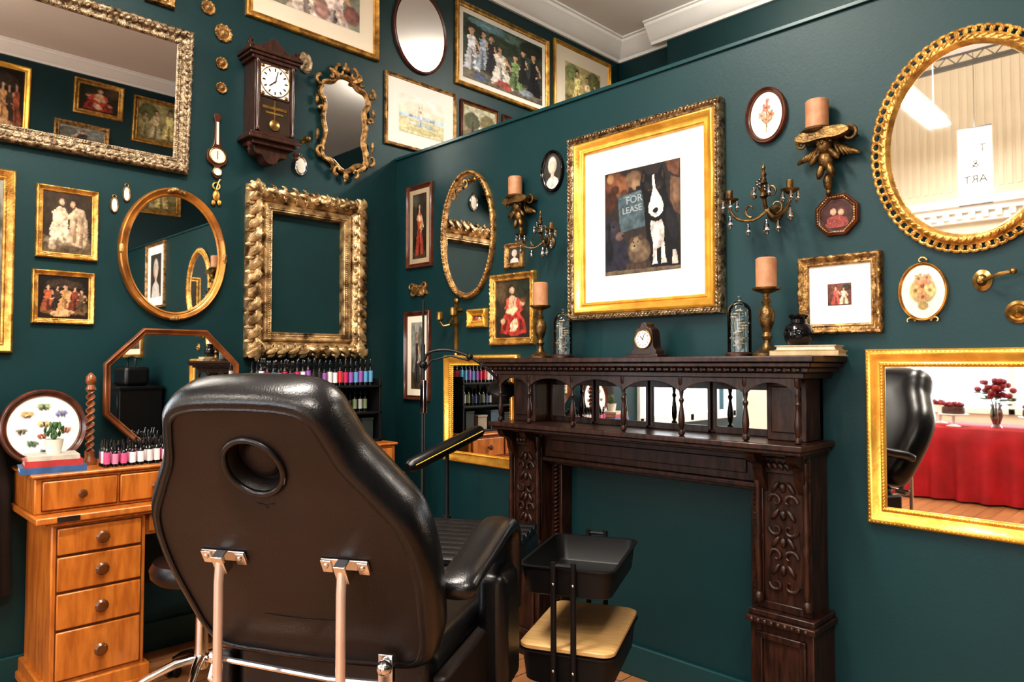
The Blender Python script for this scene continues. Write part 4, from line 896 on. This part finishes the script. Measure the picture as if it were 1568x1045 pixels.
g.lathe([(.003,-.003),(.001,-.004)],(0,0,0),'Z',8,M=Matrix.Translation(bp(0,.435,0))@RB)
g.obj(r,'seams',LEA)
g=G();gr=G()
for sx in (-1,1):
    M=Matrix.Translation(bp(sx*.148,.294,0))@RB
    g.box(-.055,.055,-.014,.014,-.006,-.001,M).box(-.055,-.03,-.02,.012,-.010,-.004,M).box(.03,.055,-.02,.012,-.010,-.004,M)
    g.box(-.014,.014,-.03,.016,-.03,-.004,M)
    for q in (-.042,.042): g.lathe([(.006,-.014),(.006,-.009)],(q,0,0),'Z',8,M=M)
    p=bp(sx*.148,.294,-.02)
    gr.tube([p,(p[0],p[1]-.004,p[2]-.05),(p[0],p[1]-.004,.10)],.0105,12)
g.obj(r,'hinge_brackets',CHROME,.002); gr.obj(r,'support_rods',COPPER)
g=G().tube([(-.26,-.03,.70),(.05,-.035,.685),(.27,-.03,.69)],.007,8).tube([(-.25,-.02,.72),(-.25,-.05,.66),(-.20,-.02,.60)],.008,8)
g.box(.18,.215,-.05,-.035,.66,.76).box(.165,.24,-.055,-.03,.665,.685).ell((.2,-.06,.735),.018).ell((-.24,-.05,.71),.016)
g.obj(r,'lower_linkage',CHROME,.002)
G().box(-.27,.27,.06,.64,.56,.73).obj(r,'seat_cushion',LEA,.04,seg=4)
G().box(-.26,.26,.66,1.22,.66,.76).obj(r,'leg_rest_base',LEA,.03,seg=4)
g=G()
for k in range(9):
    y=.69+.062*k; g.tube([(-.25,y,.768),(.25,y,.768)],.026,10,sc=(.7,1.15))
g.obj(r,'leg_rest_ribs',LEA)
for sx in (-1,1):
    pts=catmull([(sx*.330,.015,.880),(sx*.335,.07,.906),(sx*.335,.18,.926),(sx*.335,.31,.953),(sx*.33,.41,.953),(sx*.325,.475,.918),(sx*.32,.50,.83),(sx*.315,.51,.70)],5,False)
    rr=[.8]*len(pts); rr[0]=.45; rr[1]=.68
    g=G(); R=[]
    for i,p in enumerate(pts):
        a=Vector(pts[min(i+1,len(pts)-1)])-Vector(pts[max(i-1,0)]); a.x=0; a.normalize(); nrm=Vector((0,-a.z,a.y)) 
        wv=.048*(rr[i]/.8); th=.024*(rr[i]/.8)
        R.append([tuple(Vector(p)+Vector((1,0,0))*wv*math.copysign(abs(math.cos(t))**.7,math.cos(t))+nrm*th*math.copysign(abs(math.sin(t))**.8,math.sin(t))) for t in [2*pi*k/20 for k in range(20)]])
    g.rings(R,True,True); g.obj(r,'arm_pad',LEA,ang=70)
    a,b=sorted((sx*.275,sx*.36)); G().box(a,b,.36,.53,.50,.83).obj(r,'arm_support',LEA,.03,seg=4)
    a,b=sorted((sx*.268,sx*.305)); G().box(a,b,.05,.62,.50,.68).obj(r,'side_rail',LEAB,.01)
g=G().box(-.22,.22,.08,.60,.48,.56).box(-.06,.06,.25,.40,.12,.48).box(-.25,.25,-.20,.9,.05,.11).box(-.16,-.12,-.2,.3,.11,.15).box(.12,.16,-.2,.3,.11,.15).box(.28,.34,.10,.34,.40,.50)
for sx in (-.22,.22):
    for y in (-.15,.85): g.lathe([(.03,0),(.03,.05)],(sx,y,0),'Z',12)
g.obj(r,'base_frame',BLK,.006)

# ================================================================== TROLLEY
r=root('black_utility_trolley',(-.776,-2.165,0),math.radians(25.5))
def rr_(hx,hy,rad,n=5):
    out=[]
    for cx,cy,a0 in ((hx-rad,hy-rad,0),(-hx+rad,hy-rad,pi/2),(-hx+rad,-hy+rad,pi),(hx-rad,-hy+rad,1.5*pi)):
        for k in range(n+1): a=a0+pi/2*k/n; out.append((cx+rad*math.cos(a),cy+rad*math.sin(a)))
    return out
def tray(z0,z1):
    g=G(); R=[]
    for hx,hy,z in ((.01,.01,z0),(.205,.135,z0),(.212,.142,z0+.006),(.222,.152,z1-.004),(.232,.160,z1-.004),(.232,.160,z1),(.220,.150,z1),(.209,.139,z0+.01),(.204,.134,z0+.004),(.01,.01,z0+.004)):
        R.append([(x,y,z) for x,y in rr_(hx,hy,min(.04,hx*.9,hy*.9))])
    g.rings(R,True,True); g.obj(r,'tray',BLK)
tray(.66,.755); tray(.38,.485); tray(.10,.20)
g=G()
for sx in (-1,1):
    for y in (-.032,.032): g.tube([(sx*.238,y,.06),(sx*.238,y,.775)],.0095,10)
    g.tube([(sx*.238,-.032,.765),(sx*.238,.032,.765)],.007,8)
    g.tube([(sx*.19,-.13,.06),(sx*.238,-.032,.075)],.008).tube([(sx*.19,.13,.06),(sx*.238,.032,.075)],.008)
    for y in (-.13,.13): g.lathe([(.022,-.01),(.025,-.006),(.025,.006),(.022,.01)],(sx*.19,y,.027),'X',14)
g.obj(r,'posts_and_castors',BLK)
g=G()
for z in (.71,.44,.15):
    for y in (-.032,.032): g.lathe([(.005,-.2505),(.001,-.252)],(0,y,z),'X',8)
g.obj(r,'bolts',CHROME)
g=G(); g.rings([[(x,y,z) for x,y in rr_(hx,hy,.04)] for hx,hy,z in ((.222,.150,.487),(.228,.156,.492),(.228,.156,.502),(.222,.150,.506))],True,True); g.obj(r,'bamboo_lid',BAMB)

# ================================================================== STOOL
r=root('chrome_star_stool',(-1.47,-.66,0))
g=G().lathe([(.03,.12),(.036,.14),(.028,.20),(.026,.34),(.014,.35),(.014,.5)],(0,0,0),'Z',16)
for k in range(5):
    a=2*pi*k/5+.35; c,s_=math.cos(a),math.sin(a)
    g.tube([(0,0,.165),(.10*c,.10*s_,.152),(.20*c,.20*s_,.115),(.27*c,.27*s_,.080)],[.022,.019,.016,.012],10); g.tube([(.27*c,.27*s_,.04),(.27*c,.27*s_,.09)],.008)
g.obj(r,'star_base',CHROME)
g=G()
for k in range(5):
    a=2*pi*k/5+.35; M=Matrix.Translation((.27*math.cos(a),.27*math.sin(a),.026))@Matrix.Rotation(a+.6,4,'Z')
    for q in (-.014,.014): g.lathe([(.02,-.008),(.025,-.005),(.025,.005),(.02,.008)],(q,0,0),'X',14,M=M)
g.obj(r,'castors',BLK)
G().lathe([(.002,.5),(.18,.5),(.20,.52),(.205,.55),(.19,.58),(.10,.59),(.002,.592)],(0,0,0),'Z',36).obj(r,'seat',LEA)

# ================================================================== LAMP & ARM REST
r=root('gooseneck_floor_lamp',(-.42,-.82,0))
g=G().lathe([(.002,0),(.13,0),(.13,.012),(.03,.02),(.011,.03),(.010,1.5),(.006,1.51),(.006,1.73),(.001,1.735)],(0,0,0),'Z',18)
pts=catmull([(0,0,1.40),(.02,-.02,1.46),(.09,-.09,1.475),(.17,-.17,1.44),(.24,-.24,1.37),(.28,-.28,1.31)],6,False); g.tube(pts,.008,8)
g.tube([(0,0,1.36),(.03,-.03,1.42),(.10,-.10,1.445),(.17,-.17,1.42)],.005,8)
g.ell((0,0,1.40),.022).ell((.17,-.17,1.44),.018); g.obj(r,'stand',BLK)
g=G().lathe([(.002,.03),(.025,.028),(.032,.01),(.070,-.012),(.074,-.026),(.062,-.026),(.002,-.008)],(0,0,0),'Z',28,M=Matrix.Translation((.29,-.29,1.29))@Matrix.Rotation(.5,4,'X')@Matrix.Rotation(-.4,4,'Y')); g.tube([(.28,-.28,1.31),(.33,-.33,1.25),(.36,-.36,1.20)],.010,8); g.obj(r,'lamp_head',BLK)
G().box(-.012,.012,-.02,.01,1.15,1.32).obj(r,'phone_clamp',CHROME,.003)
r=root('client_arm_rest_stand',(-.62,-1.255,0))
G().lathe([(.002,0),(.012,0),(.012,.7),(.018,.7),(.018,.72),(.009,.72),(.009,1.0)],(0,0,0),'Z',14).tube([(0,0,.18),(-.2,0,.02)],.009).tube([(0,0,.18),(.1,.18,.02)],.009).tube([(0,0,.18),(.1,-.18,.02)],.009).obj(r,'tripod',BLK)
p1,p2=(-.22,0,.957),(.21,0,1.09)
G().tube([p1,(-.20,0,.963),(.19,0,1.084),p2],[.020,.032,.032,.020],14).obj(r,'padded_bar',LEA)
G().tube([(-.20,-.032,.968),(.19,-.032,1.089)],.0022,6).obj(r,'piping',YEL)

# ================================================================== REAR OF THE SHOP (seen in mirrors)
r=root('red_cloth_table',(-6.1,-2.2,0))
g=G()
base_=[(x,y) for x,y in rr_(.42,1.0,.06,6)]
dens=[]
for i in range(len(base_)):
    a=Vector(base_[i]);b=Vector(base_[(i+1)%len(base_)]); k=max(1,int((b-a).length/.02))
    for q in range(k): dens.append(a.lerp(b,q/k))
def skirt(z,amp):
    out_=[]
    for i,p in enumerate(dens):
        d_=1+amp*math.sin(i*.55)+amp*.6*math.sin(i*.21); out_.append((p.x*d_,p.y*(1+(d_-1)*.4),z))
    return out_
g.rings([skirt(.02,.09),skirt(.3,.06),skirt(.6,.03),skirt(.745,.0),[(x*.97,y*.99,.76) for x,y,_ in skirt(.76,0)]],True,True); g.obj(r,'cloth',RED,ang=80)
def vase(name,x,y,seed,n=34,sp=.16):
    r=root(name,(x,y,.76))
    G().lathe([(.002,0),(.05,0),(.03,.03),(.06,.12),(.045,.2),(.06,.24)],(0,0,0),'Z',18).obj(r,'vase',CRYST)
    g=G();random.seed(seed)
    for k in range(n):
        a=random.uniform(0,6.28);q=random.uniform(0,sp); x_,y_,z_=q*math.cos(a),q*math.sin(a),.36+random.uniform(-.05,.12)
        g.ell((x_,y_,z_),(.036,.036,.03),seg=8,st=5); g.torus((x_,y_,z_+.012),.024,.010,'Z',8,5)
    g.obj(r,'roses',PETAL)
    g=G()
    for k in range(30): a=random.uniform(0,6.28);q=random.uniform(.04,sp+.03); g.ell((q*math.cos(a),q*math.sin(a),.30+random.uniform(-.08,.08)),(.045,.02,.01),Matrix.Rotation(a,4,'Z'),6,4)
    for k in range(6): g.tube([(0,0,.02),(.05*math.cos(k),.05*math.sin(k),.32)],.005,5)
    g.obj(r,'foliage',LEAF)
vase('rose_vase',-5.95,-2.08,3); vase('rose_vase',-6.2,-2.95,5)
def cake(x,y,z,s,m,nm):
    r=root(nm,(x,y,z))
    G().lathe([(.002,0),(.07,0),(.015,.02),(.015,.1),(.14,.12),(.14,.13),(.002,.13)],(0,0,0),'Z',24).obj(r,'stand',WHITE)
    G().lathe([(.002,.13),(.10,.13),(.105,.15),(.10,.20),(.002,.205)],(0,0,0),'Z',24).obj(r,'cake',m)
    g=G(); random.seed(s)
    for k in range(36): a=random.uniform(0,6.28);q=random.uniform(0,.09); g.ell((q*math.cos(a),q*math.sin(a),.21+random.uniform(0,.03)),.022,seg=7,st=4)
    g.obj(r,'berries',PETAL)
CAKEM=mat('chocolate_cake',(.10,.035,.02),.6,dark=(.05,.02,.01),scale=20)
cake(-5.85,-1.72,.76,1,CAKEM,'cake_stand'); cake(-6.25,-1.50,.76,2,IVORY,'cake_stand'); cake(-5.85,-2.42,.76,3,CAKEM,'cake_stand')
def backframe(name,x,z,w,h,spec,seed,fm=GOLD,mw=0):
    r=bpy.data.objects.new(name,None); scene.collection.objects.link(r)
    r.matrix_world=Matrix.Translation((x,BY,z))@Matrix.Rotation(pi,4,'Z')@Matrix.Rotation(pi/2,4,'X')
    sh=('rect',w,h); frame(r,sh,.06,.03,fm)
    if mw: fill(r,sh,.045,.006,PAPER,'mat_board')
    picture(r,sh,.058+mw,.008,spec,seed,cell=.010)
backframe('back_wall_painting',-.14,3.80,.55,.42,P_red,41); backframe('back_wall_painting',.60,3.68,.70,.58,P_yel,42); backframe('back_wall_painting',-1.10,3.55,.5,.85,P_judg,43,GOLDB)
backframe('back_wall_painting',-2.7,2.4,.6,.7,P_flow,44,GOLDA,.1); backframe('back_wall_painting',-3.5,2.6,.6,.7,P_sail,45,GOLD,.1); backframe('back_wall_painting',1.1,2.6,.8,.9,P_tree,46,GOLDA,.1)
backframe('back_wall_painting',-.30,3.30,.6,.36,P_tall2,49,GOLDA); backframe('back_wall_painting',-.9,2.2,.7,.8,P_tall1,47,GOLD); backframe('back_wall_painting',.3,2.5,.7,.7,P_top,48,GOLD,.08)
# framed prints further along the right wall (appear in the round gilt mirror)
framed('pale_portrait_print','R',4.35,2.35,.55,.70,.03,.03,GOLDA,P_cam,.09,PAPERW,seed=61)
framed('landscape_print','R',5.15,1.75,.60,.55,.04,.03,GOLD,P_tree,.06,PAPER,seed=62)

# ================================================================== CAMERA
cam=bpy.data.cameras.new('camera'); co=bpy.data.objects.new('camera',cam); scene.collection.objects.link(co)
co.location=(-2.714,-3.763,1.40); co.rotation_euler=(math.radians(91.88),0,math.radians(-45)); cam.lens=25.2; cam.sensor_width=36; cam.clip_start=.05
scene.camera=co
try:
    scene.view_settings.view_transform='Standard'; scene.view_settings.exposure=.30
    scene.view_settings.look='Medium High Contrast'
except Exception as e: print(e)
